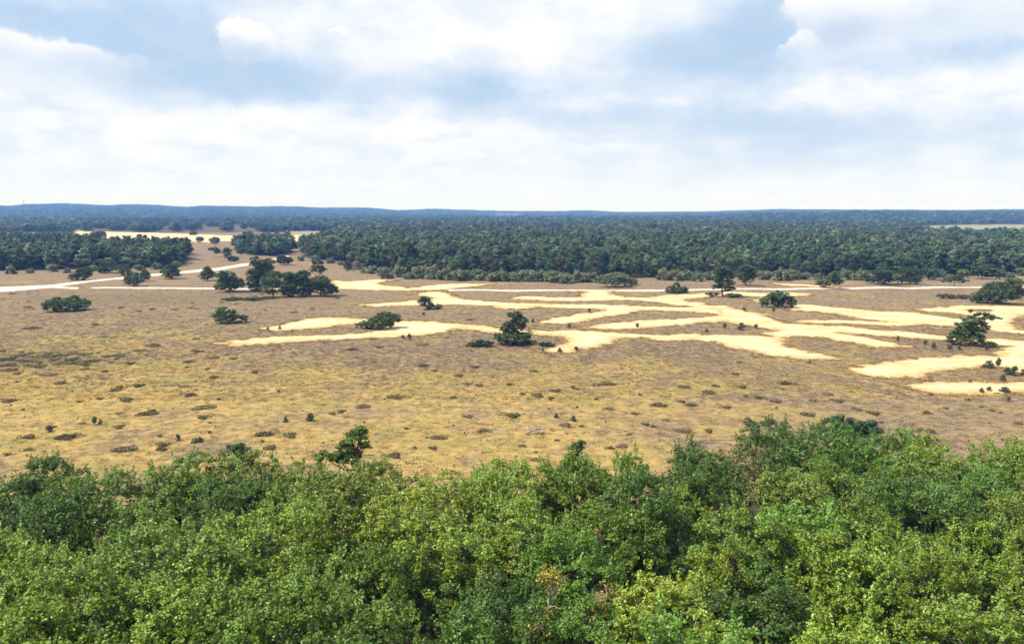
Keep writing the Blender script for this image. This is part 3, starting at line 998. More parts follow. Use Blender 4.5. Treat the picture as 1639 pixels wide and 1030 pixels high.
def forest_positions():
    pts = []
    for d0, d1, s, sc in ((255, 700, 4.2, 1.0), (700, 1500, 7.0, 1.5), (1500, 5200, 17.0, 2.4)):
        yy = np.arange(d0 * 0.8, d1 + s, s)
        xx = np.arange(-d1 * 0.78, d1 * 0.78, s)
        X, Y = np.meshgrid(xx, yy)
        X = X + rng.uniform(-0.48, 0.48, X.shape) * s
        Y = Y + rng.uniform(-0.48, 0.48, Y.shape) * s
        d = np.hypot(X, Y)
        m = (d >= d0) & (d < d1) & (np.abs(X) < 0.66 * Y + 25)
        pts.append(np.stack([X[m], Y[m], np.full(m.sum(), sc)], -1))
    P = np.concatenate(pts)
    px, py = to_px(P[:, 0], P[:, 1])
    ok = (py < 371.5) & ~inside(FIELD_R, px, py) & ~inside(FIELD_L, px, py)
    for s in ((118, 300, 366, 371.5), (190, 420, 360, 371.5)):
        thin = (px > s[0]) & (px < s[1]) & (py > s[2]) & (py < s[3])
        ok &= ~(thin & (vnoise(px / 14, py / 2.5, 77) > 0.35))
    ok &= ~((px > 790) & (px < 835) & (py > 345) & (py < 349.5))
    for w in WOODS:
        ok |= inside(w, px, py)
    # openings inside the wood
    gap = (fbm(P[:, 0] / 38, P[:, 1] / 38, 55) > 0.70) & (py < 422)
    ok &= ~gap
    P = P[ok]
    return P


FP = forest_positions()
dd = np.hypot(FP[:, 0], FP[:, 1])
FP = FP[np.argsort(dd)]
n_ind = 300
fcol_a, fcol_b, fcol_c = np.array((0.062, 0.104, 0.048)), np.array((0.098, 0.140, 0.054)), np.array((0.130, 0.128, 0.080))


def forest_color(x, y, r):
    t = fbm(np.asarray(x) / 45, np.asarray(y) / 45, 91)
    u = r.random(np.shape(x))
    c = fcol_a[None] * (1 - np.clip((t - 0.35) * 2.5, 0, 1))[:, None] + fcol_b[None] * np.clip((t - 0.35) * 2.5, 0, 1)[:, None]
    c = np.where((u > 0.86)[:, None], fcol_c[None], c)
    return c * np.exp(r.normal(0, 0.32, np.shape(x)))[:, None] * (0.7 + 0.6 * fbm(np.asarray(x) / 14, np.asarray(y) / 14, 93))[:, None]


_TENS = ['twenty', 'thirty', 'forty', 'fifty']
ORD = ['first', 'second', 'third', 'fourth', 'fifth', 'sixth', 'seventh', 'eighth', 'ninth', 'tenth', 'eleventh', 'twelfth',
       'thirteenth', 'fourteenth', 'fifteenth', 'sixteenth', 'seventeenth', 'eighteenth', 'nineteenth', 'twentieth']
ORD = ORD + [t + '-' + o for t in _TENS for o in ORD[:9]]
BATCH = []


def number_alike(batch):
    """alike things on one spot are told apart by their order from the left"""
    by = {}
    for px, root, lab in batch:
        by.setdefault(lab, []).append((px, root))
    for lab, rows in by.items():
        rows.sort(key=lambda e: e[0])
        for k, (px, root) in enumerate(rows):
            root['label'] = lab if len(rows) == 1 else ORD[min(k, len(ORD) - 1)] + ' from left: ' + lab
    batch.clear()


SPOTS = [(0, 'at the far left end of the left wood'), (60, 'in the left wood above the low wide bush'), (130, 'in the left wood above the ragged pine'),
         (190, 'in the left wood behind the wide low pine'), (250, 'in the left wood above the square-crowned pine'),
         (320, 'at the right end of the left wood'), (430, 'in the grove behind the dark clump'), (500, 'at the left corner of the main wood'),
         (557, 'at wood edge behind the single small pine'), (620, 'at wood edge behind the upper sand tongue'),
         (700, 'at wood edge above the small tailed bush'), (770, 'at wood edge left of the tall domed pine'),
         (825, 'at wood edge behind the tall domed pine'), (900, 'at wood edge right of the tall domed pine'),
         (985, 'in wood behind the big grey-green bush'), (1083, 'in wood behind the tent-shaped pine'),
         (1158, 'in wood behind the upright pine amid sand'), (1245, 'in wood behind the dome-shaped bush'),
         (1328, 'in wood behind the two-lobed pine'), (1420, 'in wood behind the arching pine'),
         (1487, 'in wood behind the stubby bush'), (1540, 'in wood behind the umbrella pine'),
         (1600, 'in wood behind the large spreading bush'), (1700, 'at the far right end of the main wood')]


def spot(px):
    return min(SPOTS, key=lambda s: abs(s[0] - px))[1]


cols = forest_color(FP[:, 0], FP[:, 1], rng)
pxs, pys = to_px(FP[:, 0], FP[:, 1])
shown = (pxs > -15) & (pxs < PW + 15)
ind = np.nonzero(shown)[0][:n_ind]
is_ind = np.zeros(len(FP), bool)
is_ind[ind] = True
for k in ind:
    x, y, _ = FP[k]
    s = float(rng.uniform(0.5, 0.98)) * (0.82 if pys[k] > 436 else 1.0)
    q = near_pines[int(rng.integers(len(near_pines)))]
    edge = pys[k] > 428
    kind = 'front-row pine ' if edge else 'dark pine '
    lab = ('tall ' if s > 0.85 else 'low ' if s < 0.6 else '') + kind + spot(pxs[k])
    root = place('pine_tree', q, (x, y, float(gz(x, y))), float(rng.uniform(0, 6.28)), (s * rng.uniform(1.0, 1.5), s * rng.uniform(1.0, 1.5), s),
          tuple(cols[k]), lab, 'pine', 'pines along the near side of the woods')
    BATCH.append((pxs[k], root, lab))
number_alike(BATCH)

# grey-green broad-leaved bushes fringing the wood
FR = [(597, 437, 1.0), (615, 441, .9), (638, 443, 1.0), (655, 446, .8), (672, 445, 1.1), (694, 446, 1.1), (712, 447, 1.2), (735, 449, 1.0), (750, 448, 1.0),
      (768, 448, 1.1), (790, 450, .8), (803, 450, 1.0), (826, 450, 1.1), (846, 450, 1.1), (868, 450, 1.0), (890, 451, 1.2), (905, 453, .9),
      (925, 451, 1.0), (946, 451, 1.1), (1012, 456, .7), (1062, 448, 1.0), (1078, 449, 1.1), (1098, 448, 1.0), (1116, 450, .8), (1135, 448, 1.0), (1225, 447, 1.0),
      (1250, 449, 1.0), (1272, 447, 1.1), (1290, 447, .7), (1352, 447, 1.0), (1378, 448, 1.1), (1396, 446, .8),
      (1310, 447, .6), (1335, 446, .7), (1436, 449, .6), (1507, 444, .7), (1521, 446, .5), (1541, 443, .8), (1601, 443, .7), (1619, 444, .6), (1636, 441, .8),
      (18, 438, .8), (47, 437, .6), (84, 435, .8), (108, 437, .6), (150, 434, .7), (222, 433, .7), (251, 431, .8), (283, 427, .7), (482, 417, .7), (505, 418, .9), (528, 421, .8), (545, 424, .6), (572, 431, .8), (584, 436, .6)]
for i, (px, py, s) in enumerate(FR):
    p = ground_pt(px, py)
    g = float(rng.uniform(0, 1))
    c = np.array((0.155, 0.20, 0.075)) * (1 - g) + np.array((0.205, 0.23, 0.105)) * g
    nb = min(range(len(SPOTS)), key=lambda k: abs(SPOTS[k][0] - px))
    same = [q for q in FR if min(range(len(SPOTS)), key=lambda k: abs(SPOTS[k][0] - q[0])) == nb]
    o = same.index((px, py, s))
    lab = ('only' if len(same) == 1 else ORD[o]) + ' fringe bush from left ' + SPOTS[nb][1]
    place('willow_bush', near_broads[i % 3], (p[0], p[1], float(gz(*p))), float(rng.uniform(0, 6.28)), (s * 1.5, s * 1.4, s * float(rng.uniform(1.0, 1.3))),
          tuple(c), lab, 'bush', 'grey-green bushes along the wood edge')


def scatter(name, P, rot, scl, idx, colr, protos, kind='stuff', label=None):
    coll = bpy.data.collections.new(name + '_source')
    for o in protos:
        coll.objects.link(o)
    me = bpy.data.meshes.new(name)
    me.vertices.add(len(P))
    me.vertices.foreach_set('co', P.astype(np.float32).ravel())
    add_attr(me, 'turn', rot.astype(np.float32), 'FLOAT_VECTOR')
    add_attr(me, 'size', scl.astype(np.float32), 'FLOAT_VECTOR')
    add_attr(me, 'pick', idx.astype(np.int32), 'INT')
    add_attr(me, 'plant_color', np.concatenate([colr, np.ones((len(P), 1))], 1).astype(np.float32), 'FLOAT_COLOR')
    ob = bpy.data.objects.new(name, me)
    col.objects.link(ob)
    ng = bpy.data.node_groups.new(name + '_nodes', 'GeometryNodeTree')
    ng.interface.new_socket('Geometry', in_out='INPUT', socket_type='NodeSocketGeometry')
    ng.interface.new_socket('Geometry', in_out='OUTPUT', socket_type='NodeSocketGeometry')
    gi = ng.nodes.new('NodeGroupInput'); go = ng.nodes.new('NodeGroupOutput')
    ip = ng.nodes.new('GeometryNodeInstanceOnPoints')
    ci = ng.nodes.new('GeometryNodeCollectionInfo')
    ci.inputs['Collection'].default_value = coll
    ci.inputs['Separate Children'].default_value = True
    ci.inputs['Reset Children'].default_value = True
    L = ng.links

    def na(nm, t):
        n = ng.nodes.new('GeometryNodeInputNamedAttribute')
        n.data_type = t
        n.inputs['Name'].default_value = nm
        return n.outputs['Attribute']
    L.new(gi.outputs[0], ip.inputs['Points'])
    L.new(ci.outputs[0], ip.inputs['Instance'])
    ip.inputs['Pick Instance'].default_value = True
    L.new(na('pick', 'INT'), ip.inputs['Instance Index'])
    L.new(na('turn', 'FLOAT_VECTOR'), ip.inputs['Rotation'])
    L.new(na('size', 'FLOAT_VECTOR'), ip.inputs['Scale'])
    L.new(ip.outputs[0], go.inputs[0])
    md = ob.modifiers.new('scatter', 'NODES')
    md.node_group = ng
    tag(ob, label, None, None, kind)
    return ob


rest = FP[~is_ind]
rc = cols[~is_ind]
n = len(rest)
zz = gz(rest[:, 0], rest[:, 1])
hs = rng.uniform(0.42, 1.0, n) * (0.75 + 0.5 * fbm(rest[:, 0] / 40, rest[:, 1] / 40, 71)) * np.where(rest[:, 2] > 2, 1.15, 1.0)
scl = np.stack([rest[:, 2] * rng.uniform(0.9, 1.2, n), rest[:, 2] * rng.uniform(0.9, 1.2, n), hs], -1)
rot = np.stack([np.zeros(n), np.zeros(n), rng.uniform(0, 6.28, n)], -1)
o = scatter('forest', np.stack([rest[:, 0], rest[:, 1], zz - 0.2], -1), rot, scl, rng.integers(0, len(far_protos), n), rc, far_protos,
            label='dark blue-green pine forest reaching back to the hills')
o['category'] = 'forest'

# ------------------------------------------------------------------ dry grass and heather cover (uncountable)
def tuft_proto(seed, n, spread, h, w):
    r = np.random.default_rng(seed)
    a = r.uniform(0, 6.28, n)
    rr = r.random(n) ** 0.6 * spread
    base = np.stack([np.cos(a) * rr, np.sin(a) * rr, np.zeros(n) - 0.02], -1)
    out = np.stack([np.cos(a), np.sin(a), np.zeros(n)], -1)
    hh = (h * r.uniform(0.6, 1.2, n))[:, None]
    tip = base + out * hh * r.uniform(0.1, 0.7, n)[:, None] + np.array((0, 0, 1)) * hh
    side = np.cross(out, (0, 0, 1.0)) * w
    v = np.stack([base - side, base + side, tip], 1).reshape(-1, 3)
    ob = link_mesh('tuft', v, np.arange(3 * n).reshape(n, 3), M['tuft_far'], parent=False)
    add_attr(ob.data, 'tint', np.repeat(r.uniform(0, 1, n), 3).astype(np.float32))
    return ob


def ground_cover():
    protos = [tuft_proto(500, 22, 0.28, 0.15, 0.035), tuft_proto(501, 26, 0.4, 0.11, 0.04), tuft_proto(502, 30, 0.5, 0.13, 0.05)]
    P, C, S, I = [], [], [], []
    N = 30000
    # denser near the wood, thinner with distance
    py = np.concatenate([rng.uniform(500, 800, N), rng.uniform(455, 640, N)])
    px = rng.uniform(-40, PW + 40, N * 2)
    a = (px - PW / 2) / F
    b = -(py - PH / 2) / F
    t = -CAM_H / (-SP + b * CP)
    x, y = a * t, (CP + b * SP) * t
    keep = rng.random(len(x)) < np.clip((t / 150) ** 2, 0.25, 1.0)
    x, y, px, py = x[keep], y[keep], px[keep], py[keep]
    sf = sand_field(x, y)
    m = (sf < -0.6) | ((sf < 0.9) & (rng.random(len(sf)) < 0.45)) | (rng.random(len(sf)) < 0.02)
    x, y, px, py = x[m], y[m], px[m], py[m]
    # ragged turf along the sand
    ax_, ay_ = rng.uniform(-110, 165, 160000), rng.uniform(95, 300, 160000)
    ep, eq = to_px(ax_, ay_)
    fm = (ep > -40) & (ep < PW + 60)
    ax_, ay_, ep, eq = ax_[fm], ay_[fm], ep[fm], eq[fm]
    es = sand_field(ax_, ay_)
    em = (np.abs(es) < 1.7) & (rng.random(len(es)) < np.where(es > 0, 0.5, 0.9))
    rag = np.concatenate([np.zeros(len(x), bool), np.ones(em.sum(), bool)])
    x, y, px, py = np.concatenate([x, ax_[em]]), np.concatenate([y, ay_[em]]), np.concatenate([px, ep[em]]), np.concatenate([py, eq[em]])
    n = len(x)
    g = np.clip((py - 540) / 110, 0, 1) * (1 - 0.5 * np.clip((px - 900) / 500, 0, 1)) + (fbm(x / 9, y / 9, 61) - 0.5) * 3.0
    grassy = g > 0.45
    gcol = np.array((0.35, 0.243, 0.085)); hcol = np.array((0.225, 0.165, 0.098)); ocol = np.array((0.215, 0.19, 0.075))
    c = np.where(grassy[:, None], gcol, hcol)
    c = np.where((rng.random(n) < 0.16)[:, None], ocol, c)
    c = np.where((rng.random(n) < 0.03)[:, None], np.array((0.16, 0.13, 0.08)), c)
    c = np.where((rag & (rng.random(n) < 0.7))[:, None], np.array((0.37, 0.255, 0.12)), c)
    c = c * rng.uniform(0.75, 1.25, n)[:, None]
    s = rng.uniform(0.5, 1.25, n) * np.where(rag, 1.15, 1.0)
    scl = np.stack([s * 1.2, s * 1.2, s * rng.uniform(0.5, 1.0, n)], -1)
    rot = np.stack([np.zeros(n), np.zeros(n), rng.uniform(0, 6.28, n)], -1)
    o = scatter('dry_grass', np.stack([x, y, gz(x, y) + np.where(rag, 0.05, 0.0)], -1), rot, scl, rng.integers(0, 3, n), c, protos,
                label='short dry grass and brown heather covering the heath')
    o['category'] = 'grass'


ground_cover()

# ------------------------------------------------------------------ heather clumps
def heather_proto(seed, L=1.0, n=420):
    r = np.random.default_rng(seed)
    C, N, T = [], [], []
    for k in range(9):
        c = np.array((r.normal(0, 0.28), r.normal(0, 0.26), 0.1)) * L
        m = n // 9
        d = unit(m, r)
        d[:, 2] = np.abs(d[:, 2])
        p = c + d * np.array((0.34, 0.34, 0.30)) * L * r.uniform(0.6, 1.0)
        nn = d + unit(m, r) * 0.5
        nn /= np.linalg.norm(nn, axis=1, keepdims=True)
        C.append(p); N.append(nn); T.append(np.clip(r.normal(0.5, 0.25, m), 0, 1))
    return crown_object('heather_clump', np.concatenate(C), np.concatenate(N), 0.17, 0.09, M['heather'], r, np.concatenate(T))


hp = [heather_proto(520 + k) for k in range(5)]
HL = []
for X, Y, w in [(735, 433, 18), (800, 442, 16), (940, 440, 14), (1080, 490, 26), (1000, 485, 12), (1395, 433, 40), (820, 655, 26), (610, 693, 36), (145, 560, 20), (240, 537, 30),
                (380, 780, 30), (580, 745, 18), (450, 650, 13), (1215, 630, 26), (670, 500, 16), (945, 585, 34), (1420, 550, 20), (1540, 573, 20), (1260, 455, 16), (530, 245, 22),
                (315, 255, 18), (195, 270, 18), (750, 127, 18), (1060, 370, 18), (525, 342, 22), (775, 352, 16), (585, 368, 14), (1168, 703, 12), (1070, 798, 24), (1477, 733, 22),
                (1420, 745, 16), (1005, 728, 16), (1285, 637, 12), (405, 770, 16), (1160, 468, 22), (700, 395, 14), (745, 590, 22), (400, 497, 44)]:
    HL.append((500 + X / 2.98, 470 + Y / 2.98, w))
for X, Y, w in [(50, 510, 32), (290, 425, 18), (545, 465, 20), (575, 452, 12), (905, 485, 22), (610, 510, 30), (975, 540, 44), (375, 518, 14), (480, 505, 12), (1270, 675, 40), (1390, 680, 30),
                (600, 742, 44), (770, 722, 22), (570, 572, 16), (970, 593, 22), (575, 630, 24), (1115, 310, 14), (935, 280, 22), (505, 372, 12), (1020, 400, 22), (740, 247, 34), (1290, 740, 22), (30, 770, 12),
                (160, 165, 28), (495, 207, 20), (460, 148, 18), (240, 385, 34), (130, 690, 22), (340, 680, 30), (300, 690, 30), (250, 640, 20), (700, 570, 40), (930, 215, 11), (140, 745, 16), (775, 745, 22), (945, 703, 22),
                (880, 440, 14), (655, 445, 18), (40, 340, 40), (120, 320, 50), (220, 300, 60), (300, 330, 30), (380, 290, 40), (560, 298, 40), (660, 275, 34), (80, 300, 30), (430, 320, 26), (20, 365, 40), (180, 345, 44)]:
    HL.append((X / 2.98, 470 + Y / 2.98, w))
for X, Y, w in [(155, 520, 22), (290, 512, 16), (255, 543, 24), (400, 517, 20), (600, 503, 30), (480, 563, 24), (45, 597, 34), (180, 595, 24), (335, 608, 18), (560, 580, 22), (695, 643, 24), (435, 662, 14),
                (905, 612, 20), (980, 633, 20), (75, 660, 16), (150, 713, 30), (265, 712, 16), (715, 575, 16), (820, 577, 22), (20, 692, 14), (1615, 682, 14), (1300, 615, 12), (1225, 715, 16), (140, 585, 14), (1228, 490, 18)]:
    HL.append((1039 + X / 2.73, 430 + Y / 2.73, w))
rr_ = random.Random(11)
for _ in range(34):
    HL.append((rr_.gauss(95, 75), rr_.gauss(573, 8), rr_.uniform(8, 24)))
while len(HL) < 275:
    px, py = rr_.uniform(0, 1639), 545 + 190 * rr_.random() ** 0.8
    if rr_.random() < 0.35:
        px, py = rr_.uniform(0, 560), rr_.uniform(470, 500)
    p = ground_pt(px, py)
    if sand_field(np.array([p[0]]), np.array([p[1]]))[0] > -1.5:
        continue
    HL.append((px, py, 3.5 + 12 * rr_.random() ** 2.2))


def zone_word(px, py):
    h = ('far left', 'left', 'centre left', 'centre', 'centre right', 'right', 'far right')[min(6, max(0, int(px / PW * 7)))]
    v = 'near the wood edge' if py > 680 else ('in the yellow grass' if py > 610 else ('just below the sand strips' if py > 545 else 'level with the sand strips'))
    return v + ' at ' + h


for k, (px, py, w) in enumerate(HL):
    p = ground_pt(px, py)
    mpp = math.hypot(CAM_H, np.hypot(*p)) / F
    s = w * mpp / 1.45
    if p[1] < 70:
        continue
    o = hp[k % 5] if k < 5 else hp[k % 5].copy()
    o.name = 'heather_clump'
    col.objects.link(o)
    o.location = (p[0], p[1], float(gz(*p)) - 0.02)
    o.rotation_euler = (0, 0, rr_.uniform(-0.7, 0.7))
    o.scale = (s, min(s, 1.6) * rr_.uniform(0.8, 1.2), min(1.0, 0.55 + s * 0.22) * rr_.uniform(0.6, 1.25))
    g = rr_.random()
    cc = np.array((0.11, 0.08, 0.046)) * (1 - g) + np.array((0.10, 0.103, 0.042)) * g
    o.color = (*(cc * rr_.uniform(0.8, 1.4)), 1)
    size = 'large' if w > 28 else 'medium' if w > 15 else 'small'
    tag(o, size + (' brown' if g < 0.5 else ' olive') + ' heather clump ' + zone_word(px, py), 'heather', 'heather clumps dotted over the heath')
    BATCH.append((px, o, o['label']))
number_alike(BATCH)

# ------------------------------------------------------------------ seedling pines
SEED = [(152, 679, 9, 13), (161, 678, 7, 7), (497, 673, 15, 13), (457, 675, 9, 8), (78, 691, 13, 9), (918, 674, 10, 9), (285, 704, 9, 11), (320, 707, 9, 8), (1160, 526, 8, 10), (1187, 527, 15, 10),
        (1210, 526, 8, 8), (1131, 532, 6, 5), (1020, 525, 7, 9), (1437, 546, 6, 8), (1481, 552, 8, 7), (1494, 558, 9, 8), (1520, 562, 10, 8), (1535, 561, 8, 6), (1580, 562, 8, 7), (1583, 588, 17, 9),
        (1598, 588, 10, 14), (1612, 598, 13, 9), (1623, 600, 13, 14), (1605, 608, 10, 7), (943, 501, 7, 7), (911, 525, 10, 6), (853, 516, 7, 6), (1238, 498, 6, 5), (1554, 503, 9, 7), (1637, 600, 8, 8),
        (429, 529, 6, 5), (448, 527, 6, 6), (645, 541, 7, 6), (655, 542, 9, 8), (922, 562, 8, 7), (896, 564, 9, 6), (869, 564, 6, 6), (1191, 497, 9, 4), (678, 505, 6, 6), (890, 668, 8, 7), (1552, 612, 7, 5), (1571, 627, 8, 6), (1583, 625, 8, 7), (1608, 626, 16, 6), (1615, 640, 8, 7)]


def seedling_proto(seed):
    r = np.random.default_rng(seed)
    C, N = [], []
    for k in range(9):
        z = r.uniform(0.12, 0.9)
        w = 0.55 * (1 - z * 0.7)
        a0 = r.uniform(0, 6.28)
        m = int(30 + 50 * w)
        a = a0 + r.normal(0, 0.9, m)
        rr = w * r.random(m) ** 0.5
        p = np.stack([np.cos(a) * rr, np.sin(a) * rr, z + r.normal(0, 0.06, m) + 0.12 * (rr / max(w, .01))], -1)
        nn = np.stack([np.cos(a) * 0.6, np.sin(a) * 0.6, np.full(m, 0.7)], -1) + unit(m, r) * 0.5
        nn /= np.linalg.norm(nn, axis=1, keepdims=True)
        C.append(p); N.append(nn)
    cr = crown_object('crown', np.concatenate(C), np.concatenate(N), 0.2, 0.09, M['needle'], r)
    v, f = tube([(0, 0, -0.05), (0, 0, 0.5), (0, 0, 0.95)], (0.03, 0.02, 0.006), 5)
    tk = link_mesh('trunk', v, f, M['pine_bark'], parent=False)
    return tk, cr


sp = [seedling_proto(560 + k) for k in range(4)]
for k, (px, py, w, h) in enumerate(SEED):
    p = ground_pt(px, py)
    mpp = math.hypot(CAM_H, np.hypot(*p)) / F
    near = min(((math.hypot((q[0] - px) / 3, q[1] - py), q) for q in LONE if q[1] < 700), key=lambda e: e[0])
    big = 'bushy' if w > h * 1.3 else ('upright' if h > w else 'little')
    root = place('pine_seedling', sp[k % 4], (p[0], p[1], float(gz(*p)) + (0.1 if py < 640 else 0)), rr_.uniform(0, 6.28), (w * mpp, w * mpp, h * mpp),
          tuple(np.array((0.045, 0.07, 0.03)) * rr_.uniform(0.8, 1.3)), big + ' pine seedling ' + zone_word(px, py), 'seedling', 'young pines scattered over the heath and sand')
    BATCH.append((px, root, root['label']))
number_alike(BATCH)

# low brush and dead wood round the tall domed pine
def dead_branch(px, py, w, h, seed, name, label, lying=True):
    r = np.random.default_rng(seed)
    p = ground_pt(px, py)
    mpp = math.hypot(CAM_H, np.hypot(*p)) / F
    L = w * mpp
    tubes = []
    if lying:
        a, b = np.array((-L * 0.45, -0.3, 0.1)), np.array((L * 0.4, 0.3, h * mpp * 0.75))
        main = bent(a, b, r, 6, 0.05)
        tubes.append(tube(main, np.linspace(0.15, 0.05, 6), 7))
        base = main[1:]
    else:
        base = [np.array((0, 0, 0.05))] * 5
    for k in range(22):
        s = base[int(r.integers(len(base)))]
        d = unit(1, r)[0]
        d[2] = abs(d[2]) * 0.8 + 0.1
        e = s + d * L * r.uniform(0.2, 0.5)
        e[2] = min(e[2], h * mpp * 1.1)
        mid = bent(s, e, r, 4, 0.1)
        tubes.append(tube(mid, (0.05, 0.04, 0.025, 0.01), 5))
        for j in range(2):
            e2 = mid[2] + unit(1, r)[0] * L * 0.14
            e2[2] = max(e2[2], 0.05)
            tubes.append(tube([mid[2], e2], (0.02, 0.008), 4))
    V, Fc = join_tubes(tubes)
    ob = link_mesh(name, V, Fc, M['dead_wood'], smooth=True)
    ob.location = (p[0], p[1], float(gz(*p)))
    ob.rotation_euler = (0, 0, -math.atan2(p[0], p[1]))
    tag(ob, label, 'dead wood')
    return ob


dead_branch(857, 694, 34, 12, 1, 'fallen_tree', 'grey fallen dead tree with bare branches in the yellow grass')
dead_branch(717, 541, 18, 11, 2, 'dead_shrub', 'bleached bare shrub left of the tall domed pine', False)
dead_branch(772, 548, 30, 15, 3, 'dead_shrub', 'bare twigs rising from low brush beside the tall domed pine', False)
for k, (px, py, lobes, lab) in enumerate([
        (768, 555, [(-10, 3, 12, 4), (8, 5, 14, 5), (0, 6, 10, 4)], 'low green brush with bare twigs left of the tall domed pine'),
        (874, 555, [(0, 3, 12, 3.5), (8, 4, 5, 4)], 'low green brush right of the tall domed pine'),
        (1530, 478, [(-12, 3, 14, 3), (10, 3, 12, 3)], 'low olive brush left of the large spreading bush'),
        (395, 480, [(-20, 1.5, 16, 2), (10, 1.5, 18, 2), (34, 1.5, 14, 2)], 'low olive brush at the foot of the dark clump')]):
    p, d = dist_of(px, py)
    mpp = math.hypot(d, CAM_H) / F
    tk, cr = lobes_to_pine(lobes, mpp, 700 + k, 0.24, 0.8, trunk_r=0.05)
    root = empty('low_brush', (p[0], p[1], float(gz(*p))), -math.atan2(p[0], p[1]))
    for o in (tk, cr):
        col.objects.link(o)
        o.parent = root
    cr.color = ((0.05, 0.075, 0.035, 1) if k < 2 else (0.10, 0.105, 0.045, 1))
    tag(root, lab, 'brush')

# ------------------------------------------------------------------ radio mast on the far hill
def mast():
    px, d = 46, 4100.0
    a = math.atan((px - PW / 2) / F)
    x, y = d * math.sin(a), d * math.cos(a)
    root = empty('radio_mast', (x, y, float(gz(x, y))))
    v, f = tube([(0, 0, -1), (0, 0, 20), (0, 0, 38)], (1.6, 1.2, 0.5), 8)
    link_mesh('tower', v, f, M['steel'], root)
    v, f = tube([(0, 0, 28), (0, 0, 30)], (3.2, 3.2), 10)
    link_mesh('platform', v, f, M['steel'], root)
    tag(root, 'thin grey mast on the far hill at the left', 'mast')


mast()

# ------------------------------------------------------------------ the broad-leaved wood below the tower
oaks = [make_oak(600 + k, H=7.6 + 0.25 * (k % 3), RX=2.45 + 0.2 * (k % 4), RZ=3.1 + 0.2 * (k % 3)) for k in range(9)]
thin_oak = make_oak(640, H=7.4, RX=2.6, RZ=2.9, n_clump=60, sparse=0.6)

HUES = {
    'mid green': (0.136, 0.216, 0.012), 'light green': (0.200, 0.288, 0.015), 'deep green': (0.078, 0.145, 0.012), 'olive green': (0.165, 0.212, 0.015),
    'fresh green': (0.122, 0.226, 0.014), 'yellow-green': (0.245, 0.305, 0.015), 'dull brownish': (0.20, 0.18, 0.05), 'yellowing': (0.29, 0.265, 0.02)}


def hue_for(px, py, r):
    spots = [(1225, 770, 55, 'dull brownish'), (870, 950, 50, 'yellowing'), (60, 985, 120, 'light green'), (430, 860, 70, 'light green'), (560, 870, 60, 'fresh green'), (900, 880, 70, 'fresh green'),
             (1380, 970, 110, 'light green'), (1560, 900, 90, 'light green'), (700, 900, 60, 'light green'), (60, 780, 80, 'deep green'), (1270, 700, 70, 'deep green'), (1090, 760, 60, 'deep green'),
             (1010, 980, 60, 'yellow-green'), (1130, 960, 60, 'yellow-green'), (1330, 730, 50, 'mid green'), (680, 775, 60, 'yellow-green'), (780, 770, 70, 'light green'), (60, 890, 90, 'deep green'),
             (250, 850, 90, 'mid green'), (640, 1000, 80, 'yellow-green'), (330, 980, 80, 'light green')]
    for sx, sy, rad, h in spots:
        if math.hypot(px - sx, py - sy) < rad:
            return h
    return r.choice(['mid green', 'mid green', 'light green', 'olive green', 'deep green', 'fresh green'])


rw = random.Random(5)
STEP = 4.7
row_sets = []
for row in range(12):
    members = []
    x = -48 + (row % 2) * STEP * 0.5
    while x < 48:
        xx = x + rw.uniform(-0.7, 0.7)
        H = rw.uniform(6.3, 8.7) if row else 7.6
        # distance of the wood's edge along this bearing
        dy = 60.0
        for _ in range(4):
            pxe = PW / 2 + F * xx / (dy * CP + 17.5 * SP)
            yt = float(np.interp(pxe, ex, ey))
            b = -(yt - PH / 2) / F
            dy = (CP + b * SP) * (CAM_H - H + 0.5) / (SP - b * CP)
        yy = dy - 1.0 - row * STEP * 0.93 + (rw.uniform(-0.8, 0.8) if row else rw.uniform(-0.4, 0.2))
        x += STEP * rw.uniform(0.9, 1.12)
        if yy < 22 or abs(xx) > yy * 0.64 + 4.5:
            continue
        members.append((xx, yy, H))
    row_sets.append(sorted(members))
rown = ['heath-side row of the near wood'] + [q + ' row of the near wood' for q in ORD[1:12]]
for row, members in enumerate(row_sets):
    for k, (xx, yy, H) in enumerate(members):
        px, py = to_px(xx, yy, H - 1.5)
        px, py = float(px), float(py)
        h = hue_for(px, py, rw)
        v = int(rw.random() * 9)
        pr = oaks[v] if h not in ('dull brownish', 'yellowing') else thin_oak
        s = H / (7.6 + 0.25 * (v % 3))
        c = np.array(HUES[h]) * rw.uniform(0.85, 1.15)
        lab = h + ' oak, ' + ORD[min(k, 19)] + ' from left in the ' + rown[row]
        place('oak_tree', pr, (xx, yy, 0.0), rw.uniform(0, 6.28), (s * rw.uniform(0.95, 1.18), s * rw.uniform(0.95, 1.18), s), tuple(c), lab, 'oak',
              'broad-leaved trees of the near wood')
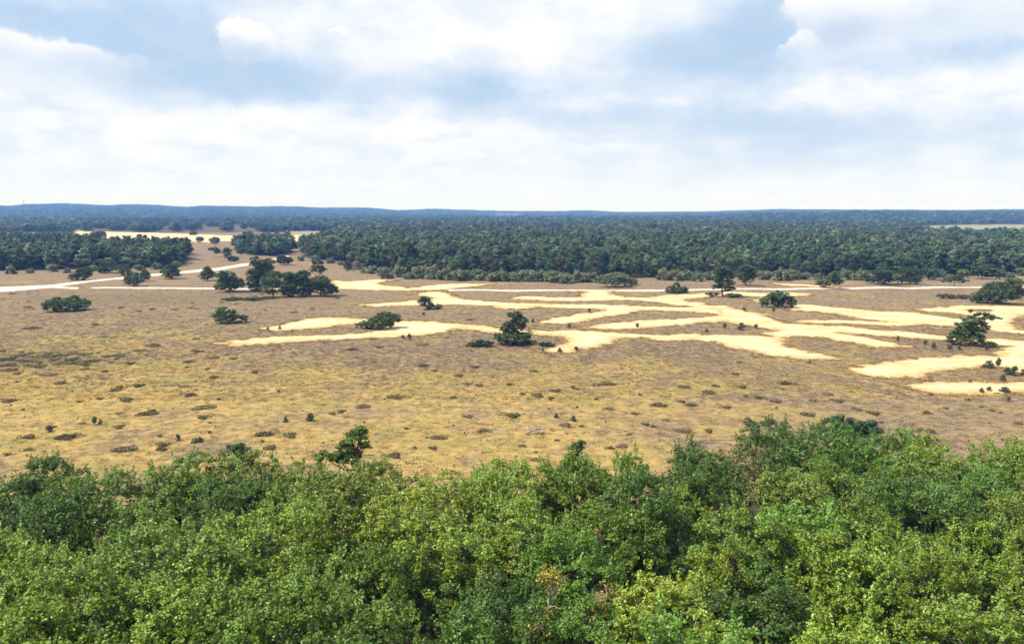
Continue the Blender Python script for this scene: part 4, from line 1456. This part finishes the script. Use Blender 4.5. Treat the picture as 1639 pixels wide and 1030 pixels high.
# a withered branch of brown-orange leaves and bare sticks among the crowns
def withered(px, py, z, seed, name, label, colr, leaves=True):
    r = np.random.default_rng(seed)
    p = ground_pt(px, py, z)
    root = empty(name, (p[0], p[1], 0))
    tubes = [tube(bent((0, 0, -0.1), (0, 0, z - 0.6), r, 5, 0.03), np.linspace(0.12, 0.06, 5), 6)]
    C, N = [], []
    for k in range(16):
        st = np.array((0, 0, z * r.uniform(0.6, 0.92)))
        d = unit(1, r)[0]
        d[2] = abs(d[2]) + 0.35
        e = st + d / np.linalg.norm(d) * r.uniform(0.8, 1.6)
        b = bent(st, e, r, 4, 0.09)
        tubes.append(tube(b, (0.035, 0.026, 0.018, 0.007), 5))
        for q in range(2):
            tubes.append(tube([b[2], b[2] + unit(1, r)[0] * 0.4], (0.012, 0.005), 4))
        if leaves and k % 2:
            for q in (b[2], e, (b[2] + e) / 2 + unit(1, r)[0] * 0.25):
                C.append(q + unit(34, r) * r.random((34, 1)) ** 0.5 * 0.4)
                N.append(unit(34, r))
    link_mesh('trunk', *join_tubes(tubes), M['dead_wood'], root, smooth=True)
    if leaves:
        cr = crown_object('crown', np.concatenate(C), np.concatenate(N), 0.15, 0.1, M['leaf'], r, parent=root)
        cr.color = (*colr, 1)
    tag(root, label, 'tree')


withered(965, 948, 6.4, 1, 'withered_tree', 'withered sapling with orange-yellow leaves in the near wood', (0.36, 0.24, 0.05))
withered(880, 930, 6.8, 2, 'withered_tree', 'thin sapling with bright yellow leaves in the near wood', (0.42, 0.33, 0.03))
withered(845, 1000, 6.8, 3, 'withered_tree', 'second yellow-leaved sapling, lower left of the bright yellow one', (0.34, 0.30, 0.03))
withered(290, 735, 7.6, 4, 'withered_tree', 'half-bare sapling showing above the near wood edge at left', (0.11, 0.16, 0.04))

# ------------------------------------------------------------------ haze
def haze():
    S, z0, z1 = 8600.0, -3.0, 85.0
    v = [(-S, -S, z0), (S, -S, z0), (S, S, z0), (-S, S, z0), (-S, -S, z1), (S, -S, z1), (S, S, z1), (-S, S, z1)]
    f = [(3, 2, 1, 0), (4, 5, 6, 7), (0, 1, 5, 4), (1, 2, 6, 5), (2, 3, 7, 6), (3, 0, 4, 7)]
    m = bpy.data.materials.new('haze_air')
    m.use_nodes = True
    nt = m.node_tree
    nt.nodes.clear()
    out = nt.nodes.new('ShaderNodeOutputMaterial')
    pv = nt.nodes.new('ShaderNodeVolumePrincipled')
    pv.inputs['Color'].default_value = (0.16, 0.38, 1.0, 1)
    pv.inputs['Absorption Color'].default_value = (1, 1, 1, 1)   # scatters only: blue more than red, like clear air
    pv.inputs['Density'].default_value = 0.00022
    pv.inputs['Anisotropy'].default_value = 0.0
    nt.links.new(pv.outputs[0], out.inputs['Volume'])
    ob = link_mesh('haze', v, f, m)
    tag(ob, 'pale blue haze over the distance', None, None, 'stuff')


haze()
print('triangles', sum(len(m.loops) - 2 * len(m.polygons) for m in bpy.data.meshes))
